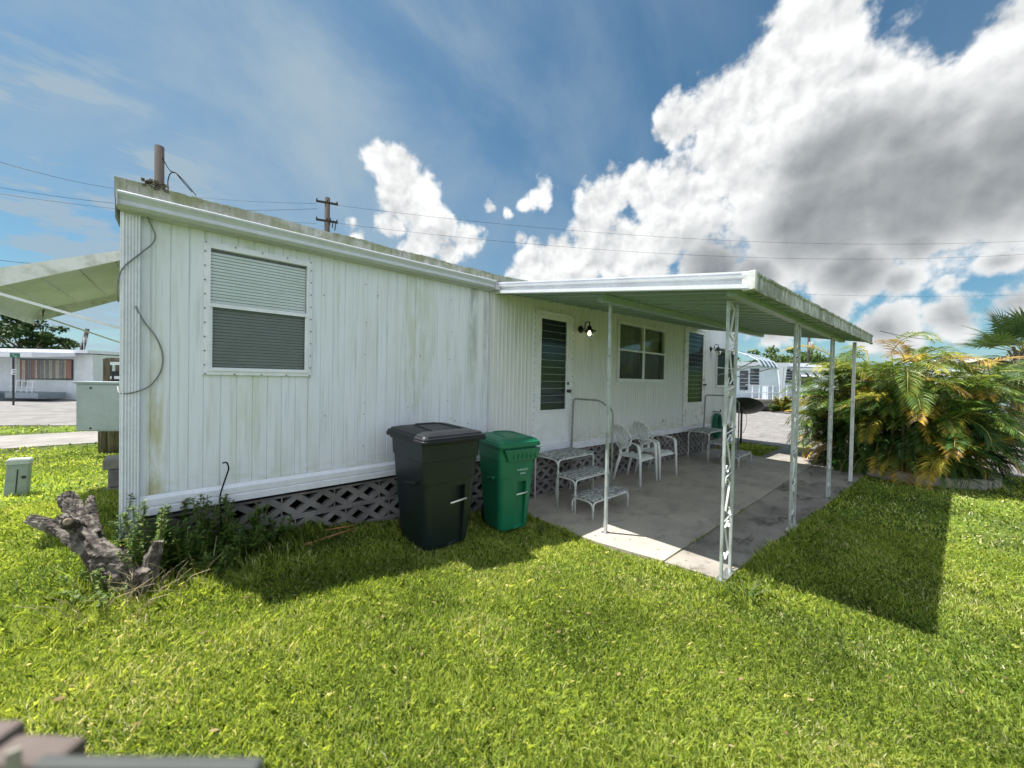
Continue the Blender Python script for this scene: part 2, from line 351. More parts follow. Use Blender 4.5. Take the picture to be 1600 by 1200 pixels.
def leaves(name, V, nper, rnd, material, parent=None, loc=None):
    """V: (N, nper, 3) polygons; rnd: (N,) per leaf value"""
    N = V.shape[0]; V = V.astype(np.float32)
    if parent is not None: off = np.array(parent_world(parent).translation, dtype=np.float32)
    elif loc is not None: off = np.array(loc, dtype=np.float32)
    else: off = np.zeros(3, dtype=np.float32)
    V = V - off
    me = bpy.data.meshes.new(name); me.vertices.add(N*nper); me.vertices.foreach_set('co', V.reshape(-1))
    me.loops.add(N*nper); me.loops.foreach_set('vertex_index', np.arange(N*nper, dtype=np.int32))
    me.polygons.add(N); me.polygons.foreach_set('loop_start', np.arange(N, dtype=np.int32)*nper)
    me.update(calc_edges=True)
    at_ = me.attributes.new('rnd', 'FLOAT', 'POINT'); at_.data.foreach_set('value', np.repeat(rnd.astype(np.float32), nper))
    me.materials.append(material)
    o = bpy.data.objects.new(name, me); sc.collection.objects.link(o)
    if parent is not None: o.parent = parent
    elif loc is not None: o.location = loc
    return o
def vnoise(x, y, s, seed=0):
    """smooth value noise on numpy arrays"""
    r = np.random.default_rng(seed); t = r.random((256, 256)); x = x*s; y = y*s
    xi = np.floor(x).astype(int); yi = np.floor(y).astype(int); fx = x-xi; fy = y-yi; fx = fx*fx*(3-2*fx); fy = fy*fy*(3-2*fy)
    g_ = lambda a, b: t[a % 256, b % 256]
    return (g_(xi,yi)*(1-fx)+g_(xi+1,yi)*fx)*(1-fy)+(g_(xi,yi+1)*(1-fx)+g_(xi+1,yi+1)*fx)*fy
def sstep(x, a, b):
    t = np.clip((np.asarray(x, dtype=float)-a)/(b-a), 0, 1); return t*t*(3-2*t)
def height(x, y):
    """lawn height: a gentle bank rising towards the near end of the home"""
    a = sstep(-np.asarray(x, dtype=float), -.1, 2.9)*.31
    fy = (1-sstep(y, 1.5, 8.5))*(.62+.38*sstep(y, -4.5, -1.0))
    return a*fy - .03

# ================================================================== SETTING
xs = np.unique(np.concatenate([np.linspace(-700,-60,9), np.linspace(-60,-10,20), np.arange(-10,12,.22), np.linspace(12,60,20), np.linspace(60,700,9)]))
ys = np.unique(np.concatenate([np.linspace(-700,-60,9), np.linspace(-60,-8,16), np.arange(-8,12,.22), np.linspace(12,60,20), np.linspace(60,700,9)]))
X, Y = np.meshgrid(xs, ys); Z = height(X, Y) + (vnoise(X+50, Y+50, 1.3, 3)-.5)*.018*(np.abs(X) < 12)
nx, ny = len(xs), len(ys); mb = MB(); mb.smooth = True
mb.add(np.stack([X, Y, Z], -1).reshape(-1, 3).tolist(), [(j*nx+i, j*nx+i+1, (j+1)*nx+i+1, (j+1)*nx+i) for j in range(ny-1) for i in range(nx-1)])
m = bpy.data.materials.new('lawn_soil'); m.use_nodes = True; t = NT(m.node_tree); b = t.n['Principled BSDF']; b.inputs['Roughness'].default_value = .95; b.inputs['Specular IOR Level'].default_value = .1
p = t.new('ShaderNodeNewGeometry').outputs['Position']
c = t.mix(t.ramp(t.noise(p, 22, 5, .7), .35, .65), (.035,.055,.014), (.075,.08,.03)); c = t.mix(t.ramp(t.noise(p, .5, 5, .6), .35, .65), c, (.16,.24,.04)); c = t.mix(t.math('MULTIPLY', t.ramp(t.noise(p, 2.2, 5, .65), .55, .7), .6), c, (.17,.15,.085))
t.put(b.inputs['Base Color'], c); M_soil = m
bn = t.new('ShaderNodeBump'); bn.inputs['Strength'].default_value = .8; bn.inputs['Distance'].default_value = .03; t.put(bn.inputs['Height'], t.noise(p, 60, 4, .7)); t.link(bn.outputs[0], b.inputs['Normal'])
setp(mb.build('ground', M_soil), kind='structure')
def conc_mat(name, a, b_, cdirt, dirt, crack=.0, bsc=150):
    m = bpy.data.materials.new(name); m.use_nodes = True; t = NT(m.node_tree); b = t.n['Principled BSDF']; b.inputs['Roughness'].default_value = .9; b.inputs['Specular IOR Level'].default_value = .25
    p = t.new('ShaderNodeNewGeometry').outputs['Position']
    c = t.mix(t.ramp(t.noise(p, 1.3, 6, .6), .35, .68), a, b_)
    c = t.mix(t.math('MULTIPLY', t.ramp(t.noise(t.scale(p, 1, 2.2, 1), 2.1, 8, .70, dist=.5), .48, .68), dirt), c, cdirt)
    c = t.mix(t.math('MULTIPLY', t.ramp(t.noise(p, 140, 3, .6), .55, .75), .35), c, tuple(k*.55 for k in a))
    if crack:
        vo = t.new('ShaderNodeTexVoronoi', feature='DISTANCE_TO_EDGE'); vo.inputs['Scale'].default_value = crack
        t.put(vo.inputs['Vector'], t.vec('ADD', p, t.vec('SCALE', t.noise(p, 2.5, 4, .6, col=True), .5)))
        c = t.mix(t.math('MULTIPLY', t.ramp(vo.outputs['Distance'], .004, .016, 1, 0), .6), c, (.05,.045,.04))
    t.put(b.inputs['Base Color'], c); bn = t.new('ShaderNodeBump'); bn.inputs['Strength'].default_value = .3; bn.inputs['Distance'].default_value = .01
    t.put(bn.inputs['Height'], t.noise(p, bsc, 4, .7)); t.link(bn.outputs[0], b.inputs['Normal']); return m
M_slab = conc_mat('patio_concrete', (.44,.395,.33), (.35,.315,.27), (.21,.19,.165), .5)
M_slab2 = conc_mat('stained_concrete', (.33,.30,.255), (.20,.18,.155), (.06,.055,.045), .85)
M_walk = conc_mat('walkway_concrete', (.30,.28,.25), (.23,.215,.195), (.14,.13,.115), .6)
M_road = conc_mat('worn_asphalt', (.235,.222,.21), (.175,.165,.155), (.105,.10,.095), .8, 0, 60)
def poly(name, pts, z0, z1, m, jit=0):
    mb = MB(); n = len(pts)
    if jit:
        q = []
        for i in range(n):
            a, b = Vector(pts[i]), Vector(pts[(i+1) % n]); k = max(1, int((b-a).length/.12))
            for j in range(k):
                c_ = a.lerp(b, j/k); q.append((c_.x+random.uniform(-jit, jit), c_.y+random.uniform(-jit, jit)))
        pts = q; n = len(pts)
    mb.add([(x, y, z0) for x, y in pts]+[(x, y, z1) for x, y in pts], [tuple(range(n))[::-1], tuple(range(n, 2*n))]+[(i, (i+1) % n, n+(i+1) % n, n+i) for i in range(n)])
    return mb.build(name, m)
SLAB = [(-.04,.12),(-.04,-1.25),(.12,-1.945),(6.33,-1.945),(6.33,-1.0),(6.6,-.72),(6.6,.12)]
STRIP = [(.125,-1.962),(.20,-2.42),(1.1,-2.45),(2.0,-2.53),(5.9,-2.72),(6.33,-2.72),(6.33,-1.962)]
WALK = [(6.345,-2.74),(8.42,-2.75),(8.42,-1.02),(6.345,-1.02)]
ROAD = [(-45,38.1),(8.4,4.2),(8.4,-60),(16,-60),(16,-6),(16.6,-4.5),(24,3.2),(-8.3,28.7),(-45,57.7)]
PATH = [(-45,8.9),(8.2,8.9),(8.2,11.25),(-45,11.4)]
setp(poly('patio_slab', SLAB, -.12, 0, M_slab, .003), kind='structure')
setp(poly('patio_border_slab', STRIP, -.12, -.004, M_slab2, .008), kind='structure')
setp(poly('walkway', WALK, -.12, -.008, M_walk, .004), kind='structure')
setp(poly('road', ROAD[::1], -.1, -.006, M_road), kind='structure')
setp(poly('path', PATH, -.1, -.010, M_walk), kind='structure')
def inpoly(x, y, P):
    c = np.zeros(x.shape, bool); n = len(P)
    for i in range(n):
        x1, y1 = P[i]; x2, y2 = P[(i+1) % n]
        if y1 == y2: continue
        k = ((y1 > y) != (y2 > y)) & (x < (x2-x1)*(y-y1)/(y2-y1)+x1); c ^= k
    return c

# ================================================================== THE HOME
H = empty('mobile_home', (-3.4, 0, 0), 'long white metal-sided home with algae on its roof rim, filling the left and centre', 'house')
def topz(x): return 2.70 + .043*max(0, x+.38)
def siding(x0, x1, z0, zt, per, gw, y=0.0, rib=False, gd=.006):
    mb = MB(); x = x0; prof = []
    while x < x1-1e-6:
        e = min(x+per, x1)
        if rib: q = [(x, y), (x+gw*.25, y-gd), (x+gw*.75, y-gd), (x+gw, y)]
        else: q = [(x, y), (e-gw, y), (e-gw*.5, y+gd), (e-.0005, y)]
        prof += [k for k in q if k[0] <= x1+1e-6]; x = e
    if prof[-1][0] < x1: prof.append((x1, y))
    n = len(prof); vs = [(a, b_, z0) for a, b_ in prof]+[(a, b_, zt(a)) for a, b_ in prof]
    mb.add(vs, [(i, i+1, n+i+1, n+i) for i in range(n-1)]); return mb
def wall_holes(x0, x1, z0, zt, holes, **k):
    """siding with rectangular openings: holes = (xa, xb, za, zb)"""
    holes = sorted(holes); mb = MB(); x = x0
    def put(a, b, za, zb):
        if b-a < 1e-3: return
        q = siding(a, b, za, zb, **k); mb.add(q.v, q.f)
    for (xa, xb, za, zb) in holes:
        put(x, xa, z0, zt); put(xa, xb, z0, lambda q, za=za: za); put(xa, xb, zb, zt); x = xb
    put(x, x1, z0, zt); return mb
WIN1 = (-2.985, -2.305, 1.60, 2.54); WIN2 = (2.34, 3.98, 1.60, 2.60); WIN3 = (6.62, 7.9, 1.50, 2.40)
D1 = (.40, 1.10, .72, 2.50); D2 = (4.90, 5.92, .69, 2.76)
wn = wall_holes(-3.36, -.385, .70, lambda x: 2.70, [WIN1], per=.098, gw=.012)

wp = wall_holes(-.38, 8.02, .60, topz, [WIN2, WIN3, (D1[0],D1[1],D1[2],D1[3]), (D2[0],D2[1],D2[2],D2[3])], per=.066, gw=.024, rib=True, gd=.007, y=.004)
wp.build('patio_wall', M_sid2, H)
mb = MB(); mb.box(-.392, -.012, .68, -.378, .02, 2.66); mb.build('wall_seam', M_gutter, H)
mb = MB()   # other walls, floor and dark room behind
mb.add([(-3.40,0.0,.62),(-3.40,3.6,.62),(-3.40,3.6,2.75),(-3.40,0.0,2.72)], [(0,1,2,3)]); mb.add([(8.03,.0,.6),(8.03,3.6,.6),(8.03,3.6,3.08),(8.03,0,3.06)], [(3,2,1,0)])
mb.add([(-3.40,3.6,.6),(8.03,3.6,.6),(8.03,3.6,3.08),(-3.40,3.6,2.75)], [(0,1,2,3)]); mb.build('rear_walls', M_sid, H)
mb = MB(); mb.add([(-3.39,.02,.61),(8.02,.02,.61),(8.02,3.59,.61),(-3.39,3.59,.61)], [(0,1,2,3)]); mb.add([(-3.39,.9,.61),(8.02,.9,.61),(8.02,.9,3.0),(-3.39,.9,2.7)], [(0,1,2,3)])
mb.build('interior', M_inside, H)
# base trim: a ribbed white strip under the siding
def trim(x0, x1, z0a, z0b, h, name):
    mb = MB(); rows = [(0,.0),(.0,.016),(.34,.020),(.38,.010),(.44,.010),(.48,.020),(.80,.022),(.86,.014),(1.0,.002)]
    vs = []; 
    for x, z0 in ((x0, z0a), (x1, z0b)): vs += [(x, -d, z0+h*k) for k, d in rows]
    n = len(rows); mb.add(vs, [(i, n+i, n+i+1, i+1) for i in range(n-1)]+[tuple(range(n))]); mb.add([(x0,0,z0a),(x1,0,z0b),(x1,.05,z0b),(x0,.05,z0a)], [(0,1,2,3)])
    mb.build(name, M_white, H)
trim(-3.33, -.385, .625, .63, .135, 'base_trim'); trim(-.38, 8.02, .60, .50, .10, 'base_trim')
# roof
mb = MB(); n = 12; R = lambda x: 2.848 + .040*max(0, x+.35)
pr = [(y, .10*math.sin(math.pi*y/3.66)) for y in np.linspace(.02, 3.66, n)]
vs = []
for x in (-3.44, -.35, 8.1): vs += [(x, y, R(x)-.015+dz) for y, dz in pr]
mb.add(vs, [(j*n+i, (j+1)*n+i, (j+1)*n+i+1, j*n+i+1) for j in range(2) for i in range(n-1)]); mb.add([(-3.44, y, R(-3.4)-.015+dz) for y, dz in pr]+[(-3.44,3.66,2.6),(-3.44,.02,2.6)], [tuple(range(n+2))])
mb.build('roof', M_whited, H)
mb = MB(); x = -3.44; i = 0            # crimped roof rim standing behind the gutter
while x < 8.08:
    wv = random.uniform(.020, .036); z1 = R(x)+.004*math.sin(x*9)+random.uniform(-.003, .003); d = .002+.004*(i % 2)
    mb.box(x, -.012-d, z1-.13, x+wv, .03, z1); x += wv; i += 1
mb.build('roof_rim', M_algae, H)
mb = MB(); q = [(.55,3.02),(.9,3.06),(1.6,3.12),(1.95,3.10),(2.05,3.02)]     # low patched hump on the roof over the patio
mb.add([(x+.2, .25, z_) for x, z_ in q]+[(x+.2, 1.1, z_+.03) for x, z_ in q], [tuple(range(5)), tuple(range(5,10))[::-1]]+[(i, 5+i, 6+i, i+1) for i in range(4)])
mb.build('roof_patch', M_algae2, H)
mb = MB()                                # moss and leaf litter lump on the rim
for k in range(26):
    a = random.uniform(-3.31,-3.19); zz = 2.85+random.uniform(-.02,.035); mb.bar((a, -.03, zz), (a+random.uniform(-.05,.05), .03, zz+random.uniform(-.015,.02)), .018, .008)
mb.build('leaf_litter', M_wood, H)
# gutter (ogee profile)
gp = [(0,-.055,0),(0,-.105,0),(0,-.128,.016),(0,-.130,.022),(0,-.118,.030),(0,-.118,.046),(0,-.132,.066),(0,-.142,.078),(0,-.144,.090),(0,-.136,.096),(0,-.132,.090),(0,-.128,.076),(0,-.112,.048),(0,-.108,.030),(0,-.055,.010)]
mb = MB(); mb.sweep(gp, (-3.415,0,2.632), (-.40,0,2.640)); mb.box(-3.419,-.144,2.632,-3.413,-.04,2.73); mb.box(-.404,-.140,2.640,-.398,-.04,2.73)
mb.build('gutter', M_gutter, H)
mb = MB(); mb.box(-3.41,-.058,2.628,-.395,.0,2.66); mb.box(-3.41,-.03,2.66,-.395,.0,2.745); mb.build('soffit', M_gutter, H)
mb = MB(); mb.box(-.40,-.12,2.64,-.33,-.0,2.70); mb.build('gutter_end_flashing', M_alum, H)
# ribbed corner column
mb = MB(); mb.box(-3.405,-.028,.50,-3.318,0.0,2.632)
for k in range(6): xx = -3.400+k*.0145; mb.box(xx,-.036,.50,xx+.008,-.028,2.63)
for k in range(3): mb.box(-3.412,-.028+k*.012,.50,-3.405,-.021+k*.012,2.63)
mb.build('corner_column', M_white, H, bevel=.002, bseg=1)
# lattice block skirting, three courses
mb = MB(); cell = .205
for c_ in range(3):
    z0 = .595-(c_+1)*.198; z1 = z0+.196
    xa = -3.30 + (.1 if c_ % 2 else 0)
    k = 0; x = xa
    while x < 7.95:
        e = min(x+cell, 7.98); w_ = e-x; y0, y1 = .035, .105
        zl, zh = z0+.018, z1-.018
        mb.box(x, y0, z0, e-.001, y1, zl); mb.box(x, y0, zh, e-.001, y1, z1)
        if k % 2 == 1: mb.box(e-.012, y0+.001, zl, e-.003, y1-.001, zh)
        zm = (zl+zh)/2; t_ = .025
        for (xq0, zq0, xq1, zq1) in ((x, zm, x+w_/2, zh), (x+w_/2, zh, e, zm), (x, zm, x+w_/2, zl), (x+w_/2, zl, e, zm)):
            dx, dz = xq1-xq0, zq1-zq0; L = math.hypot(dx, dz); nx_, nz_ = -dz/L*t_, dx/L*t_
            d = .0015*(1 if (zq0+zq1)/2 > zm else 2) + (.0008 if dx*dz > 0 else 0)
            P_ = [(xq0-nx_, zq0-nz_), (xq1-nx_, zq1-nz_), (xq1+nx_, zq1+nz_), (xq0+nx_, zq0+nz_)]
            P_ = [(a_, min(max(b_, z0+.004), z1-.004)) for a_, b_ in P_]
            mb.add([(a_, y0+d, b_) for a_, b_ in P_]+[(a_, y1-d, b_) for a_, b_ in P_], [(0,1,2,3),(7,6,5,4),(0,4,5,1),(1,5,6,2),(2,6,7,3),(3,7,4,0)])
        x = e; k += 1
mb.build('skirting', M_block, H, bevel=.0)
mb = MB(); mb.box(-3.3,.03,-.1,7.98,.11,.0); mb.box(-3.38,.11,-.1,-3.3,3.6,.6); mb.box(7.98,.03,-.1,8.02,3.6,.6); mb.box(-3.38,3.52,-.1,8.0,3.59,.6); mb.build('foundation_wall', M_block, H)
def screws(mb, pts, r=.006, y=-.02):
    for (x, z_) in pts: mb.box(x-r, y-.005, z_-r, x+r, y+.012, z_+r)
def lin(a, b, n): return [a+(b-a)*k/(n-1) for k in range(n)]
def window(W, name, blind=True, split=False, dark=False, upper=.47):
    x0, x1, z0, z1 = W; f = MB(); t_ = .032
    f.box(x0-.012, -.018, z0-.012, x1+.012, .0, z0+t_*.5); f.box(x0-.012, -.018, z1-t_*.5, x1+.012, .0, z1+.014)
    f.box(x0-.012, -.0178, z0+t_*.5, x0+t_*.4, .0, z1-t_*.5); f.box(x1-t_*.4, -.0178, z0+t_*.5, x1+.012, .0, z1-t_*.5)
    a0, a1, b0, b1 = x0+t_*.4, x1-t_*.4, z0+t_*.5, z1-t_*.5
    f.box(a0, -.026, b0, a0+.014, .05, b1); f.box(a1-.014, -.026, b0, a1, .05, b1); f.box(a0+.014, -.026, b0, a1-.014, .05, b0+.014); f.box(a0+.014, -.026, b1-.014, a1-.014, .05, b1)
    nx_ = 5 if not split else 8; f.cur = 1
    screws(f, [(x, z1+.006) for x in lin(x0, x1, nx_)]+[(x, z0-.005) for x in lin(x0, x1, nx_)]+[(x0-.005, z) for z in lin(z0+.06, z1-.06, 9)]+[(x1+.005, z) for z in lin(z0+.06, z1-.06, 9)], .004, -.019)
    wo_ = f.build(name, [M_white, M_screw], H)
    zm = b0+(b1-b0)*(1-upper)
    cols = [(a0+.014, a1-.014)] if not split else [(a0+.014, (a0+a1)/2-.022), ((a0+a1)/2+.022, a1-.014)]
    if split: mb = MB(); mb.box((a0+a1)/2-.022, -.024, b0+.014, (a0+a1)/2+.022, .04, b1-.014); mb.build('mullion', M_white, wo_)
    s = MB(); gl = MB(); sn = MB(); bl = MB(); bd = MB()
    for (c0_, c1_) in cols:
        s.box(c0_, -.030, zm-.014, c1_, .012, zm+.014); s.box(c0_, -.032, zm-.014, c1_, -.030, zm-.010)
        s.box(c0_, -.022, b0+.014, c0_+.012, -.004, zm-.014); s.box(c1_-.012, -.022, b0+.014, c1_, -.004, zm-.014); s.box(c0_+.012, -.022, b0+.014, c1_-.012, -.004, b0+.026)
        gl.add([(c0_,.010,zm+.01),(c1_,.010,zm+.01),(c1_,.010,b1-.012),(c0_,.010,b1-.012)], [(0,1,2,3)])
        gl.add([(c0_,.006,b0+.014),(c1_,.006,b0+.014),(c1_,.006,zm-.01),(c0_,.006,zm-.01)], [(0,1,2,3)])
        sn.add([(c0_+.012,-.012,b0+.026),(c1_-.012,-.012,b0+.026),(c1_-.012,-.012,zm-.014),(c0_+.012,-.012,zm-.014)], [(0,1,2,3)])
        if blind:
            z_ = b0+.02
            while z_ < b1-.02:
                tl = .0100
                bl.add([(c0_+.002,.016,z_-tl),(c1_-.002,.016,z_-tl),(c1_-.002,.021,z_+tl),(c0_+.002,.021,z_+tl)], [(0,1,2,3)]); z_ += .0235
            for fx in (.22, .78): xx = c0_+(c1_-c0_)*fx; bl.box(xx-.001, .0135, b0+.02, xx+.001, .0145, b1-.02)
    s.build('sash', M_white, wo_); gl.build('glass', M_glass if not dark else M_dglass, wo_); sn.build('insect_screen', M_screen, wo_)
    if blind: bl.build('blind', M_blind, wo_)
    else:
        cu = MB(); cu.add([(x0,.12,z0),(x1,.12,z0),(x1,.12,z1),(x0,.12,z1)], [(0,1,2,3)]); cu.build('curtain', mat('grey_curtain', (.30,.31,.28), .8, 0, (.18,.19,.17), 4, nstretch=(6,1,.3)), wo_)
    return wo_
window(WIN1, 'window'); window(WIN2, 'window', blind=False, split=True); window(WIN3, 'window', blind=False, split=True, dark=True)
def door(D, name, panel_h, knob):
    x0, x1, z0, z1 = D; f = MB(); k = (x1-x0)/.70
    f.box(x0-.05*k, -.022, z0-.03, x0+.015, .02, z1+.035); f.box(x1-.015, -.022, z0-.03, x1+.05*k, .02, z1+.035); f.box(x0+.015, -.022, z1-.01, x1-.015, .02, z1+.035); f.box(x0-.05*k, -.040, z0-.055, x1+.05*k, .02, z0-.03)
    f.box(x0-.01, -.034, z1+.002, x1+.01, -.022, z1+.03)
    f.cur = 1; screws(f, [(x0-.038*k, z) for z in lin(z0, z1, 22)]+[(x1+.038*k, z) for z in lin(z0, z1, 22)]+[(x, z1+.026) for x in lin(x0-.03, x1+.03, 9)]+[(x, z0-.044) for x in lin(x0-.03, x1+.03, 9)], .004, -.026)
    fr = f.build('door_frame', [M_white if D is D1 else M_whited, M_screw], H)
    p_ = MB(); a0, a1, b0, b1 = x0+.016, x1-.016, z0-.028, z1-.012; sw = .085*k; gz = b0+panel_h
    p_.box(a0, -.016, b0, a0+sw, .02, b1); p_.box(a1-sw*.75, -.016, b0, a1, .02, b1); p_.box(a0+sw, -.016, b1-.06, a1-sw*.75, .02, b1); p_.box(a0+sw, -.016, gz-.03, a1-sw*.75, .02, gz); p_.box(a0+sw, -.016, b0, a1-sw*.75, .02, b0+.08); p_.box(a0+sw, -.006, b0+.08, a1-sw*.75, .02, gz-.03)
    d_ = p_.build(name, M_white if D is D1 else M_whited, H, bevel=.003, bseg=1)
    g_ = MB(); c0_, c1_ = a0+sw+.002, a1-sw*.75-.002; zz = gz+.004; hgt = .098
    while zz < b1-.065:
        e = min(zz+hgt, b1-.06); g_.hexa([(c0_,.004,zz),(c1_,.004,zz),(c1_,.008,zz),(c0_,.008,zz),(c0_,.0,e),(c1_,.0,e),(c1_,.004,e),(c0_,.004,e)]); zz = e
    g_.build('jalousie_glass', M_dglass, d_)
    cu = MB(); cu.add([(c0_,.07,gz),(c1_,.07,gz),(c1_,.07,b1),(c0_,.07,b1)], [(0,1,2,3)]); cu.build('curtain', M_blindd if D is D2 else mat('dark_curtain', (.17,.24,.25), .8, 0, (.11,.16,.17), 5, nstretch=(1,1,3)), d_)
    lp = MB(); zz = gz+.1
    while zz < b1-.07: lp.box(c0_, -.010, zz-.0016, c1_, -.006, zz+.0016); zz += hgt
    lp.build('louvre_rail', M_alum, d_)
    h_ = MB(); kx = a1-sw*.35; h_.lathe([(.0,0),(.022,0),(.022,.008),(.010,.012),(.010,.03),(.024,.036),(.026,.05),(.018,.06),(0,.062)], (kx, -.016, knob), 14, (0,-1,0)); h2 = MB(); h2.box(kx-.012,-.03,knob+.09,kx+.012,-.016,knob+.13); h2.build('lock', mat('tarnished_handle', (.10,.09,.08), .35, .7), d_)
    h_.build('door_handle', mat('tarnished_handle', (.10,.09,.08), .35, .7), d_)
door(D1, 'door', .49, 1.44); door(D2, 'door', .50, 1.55)
# patch of paler old paint, small outlet and wall bits
for xa_ in (3.95, 4.12): mb = MB(); mb.box(xa_,-.03,.80,xa_+.085,.0,.86); mb.build('outlet_box', M_whited, H, bevel=.004)
# screws and little fixings on the near wall
mb = wn; mb.cur = 1; rr = random.Random(5)
for xx in (-1.85, -.92): screws(mb, [(xx+rr.uniform(-.02,.02), z_) for z_ in (.95,1.35,1.8,2.1,2.45)], .003, -.003)
for k in range(10): screws(mb, [(rr.uniform(-2.2,-.5), rr.uniform(.9,2.5))], .0035, -.003)
wn.build('near_wall', [M_sid, M_screw], H)
# cables at the corner
mb = MB(); mb.tube(arc([(-3.29,-.045,2.64),(-3.275,-.02,2.60),(-3.245,-.02,2.52),(-3.26,-.025,2.46),(-3.33,-.05,2.36),(-3.405,-.05,2.26),(-3.425,-.03,2.15),(-3.42,0,2.05)], .05), .0045, 6); mb.build('cable', M_cable, H)
mb = MB(); mb.tube(arc([(-3.34,-.045,2.03),(-3.30,-.02,1.93),(-3.24,-.012,1.84),(-3.205,-.012,1.72),(-3.215,-.012,1.60),(-3.27,-.02,1.50),(-3.34,-.045,1.463),(-3.415,-.03,1.45),(-3.425,.03,1.50)], .06), .0042, 6); mb.build('cable', M_cable, H)
# striped window awning on the patio wall
aw = MB(); st = MB(); ya = [(0,2.46),(-.22,2.42),(-.48,2.34),(-.72,2.24),(-.88,2.14),(-.95,2.02),(-.955,1.97)]; xa, xb = 6.55, 8.0; nst = 9
M_awb = mat('faded_blue_awning_stripe', (.05,.14,.19), .5); 
for k in range(nst):
    u0, u1 = xa+(xb-xa)*k/nst, xa+(xb-xa)*(k+1)/nst-.0; tgt = st if k % 2 else aw; dz = .004 if k % 2 else 0
    n = len(ya); tgt.add([(u0, y, z_+dz) for y, z_ in ya]+[(u1, y, z_+dz) for y, z_ in ya]+[(u0, y, z_+dz-.012) for y, z_ in ya]+[(u1, y, z_+dz-.012) for y, z_ in ya],
        [(i, i+1, n+i+1, n+i) for i in range(n-1)]+[(2*n+i, 3*n+i, 3*n+i+1, 2*n+i+1) for i in range(n-1)]+[(i, 2*n+i, 2*n+i+1, i+1) for i in range(n-1)]+[(n+i, n+i+1, 3*n+i+1, 3*n+i) for i in range(n-1)])
wa = aw.build('window_awning', M_white, H); st.build('awning_stripe', M_awb, wa)
for a_, b_ in (((6.6,-.02,1.78),(6.6,-.93,2.02)),((7.96,-.02,1.76),(7.96,-.93,2.02)),((7.96,-.02,1.95),(7.96,-.6,2.27)),((6.55,-.955,1.975),(8.0,-.955,1.975))): mb = MB(); mb.bar(a_, b_, .021); mb.build('awning_strut', M_alum, wa)
# big pan awning on the end wall
mb = MB(); sl = .46; zt = lambda x: 2.775+(x+3.41)*sl
ya0, ya1 = 1.5, 3.5; xe = -4.36
vs = []; nb = 13
for j in range(nb):
    y = ya0+(ya1-ya0)*j/(nb-1)
    for x in (-3.405, xe): vs.append((x, y, zt(x)))
    for k in range(1, 6): a = k/5; vs.append((xe-.10*math.sin(a*1.4), y, zt(xe)-.20*a*a*.55-.05*a))
c7 = 7; mb.add(vs, [(j*c7+i, j*c7+i+1, (j+1)*c7+i+1, (j+1)*c7+i) for j in range(nb-1) for i in range(c7-1)])
A = mb.build('end_awning', mat('clean_awning_paint', (.62,.66,.62), .5, 0, (.54,.58,.52), 2), H); md = A.modifiers.new('thick', 'SOLIDIFY'); md.thickness = .012; md.offset = 1
for y in (ya0, ya1):
    mb = MB()
    mb.hexa([(xe-.02,y-.004,zt(xe)-.15),(-3.405,y-.004,zt(-3.405)-.065),(-3.405,y+.004,zt(-3.405)-.065),(xe-.02,y+.004,zt(xe)-.15),(xe-.02,y-.004,zt(xe)+.012),(-3.405,y-.004,zt(-3.405)+.014),(-3.405,y+.004,zt(-3.405)+.014),(xe-.02,y+.004,zt(xe)+.012)])
    q_ = [(xe-.10*math.sin(k/5*1.4), zt(xe)-.20*(k/5)**2*.55-.05*k/5) for k in range(6)]
    n_ = len(q_); mb.add([(x_, y-.004, z_+.012) for x_, z_ in q_]+[(xe-.02, y-.004, zt(xe)-.15)]+[(x_, y+.004, z_+.012) for x_, z_ in q_]+[(xe-.02, y+.004, zt(xe)-.15)], [tuple(range(n_+1)), tuple(range(n_+1, 2*n_+2))[::-1]])
    mb.build('awning_valance', M_whited, A)
for x in (-3.62, -3.86, -4.10, -4.30): mb = MB(); mb.bar((x,ya0+.01,zt(x)-.014),(x,ya1-.01,zt(x)-.014),.012,.022); mb.build('awning_rib', M_whited, A)
mb = MB()
mb.bar((-3.42,ya0,zt(-3.42)-.07),(-3.42,ya1,zt(-3.42)-.07),.02); mb.build('awning_rib', M_whited, A)
mb = MB(); xs_ = xe-.085; zs = zt(xe)-.15
for k in range(60):
    y = ya0+(ya1-ya0)*k/60; mb.box(xs_-.004-.006*(k % 2), y+.002, zs-.045-.008*(k % 2), xs_+.004, y+.030, zs)
mb.build('awning_scallop', M_whited, A)
mb = MB(); mb.bar((xe+.05,ya0+.03,zt(xe)-.10),(-3.42,ya0+.03,1.96),.022); mb.build('awning_strut', M_white, A); mb = MB(); mb.bar((xe+.02,ya1-.03,zt(xe)-.12),(-3.42,ya1-.03,1.84),.018); mb.build('awning_strut', M_white, A)
mb = MB(); mb.box(-3.44,.9,1.72,-3.40,2.6,2.36)
for k in range(7): mb.box(-3.47-.01*(k % 2),.95,1.76+k*.08,-3.44,2.5,1.80+k*.08)
mb.build('end_window', M_whited, H)

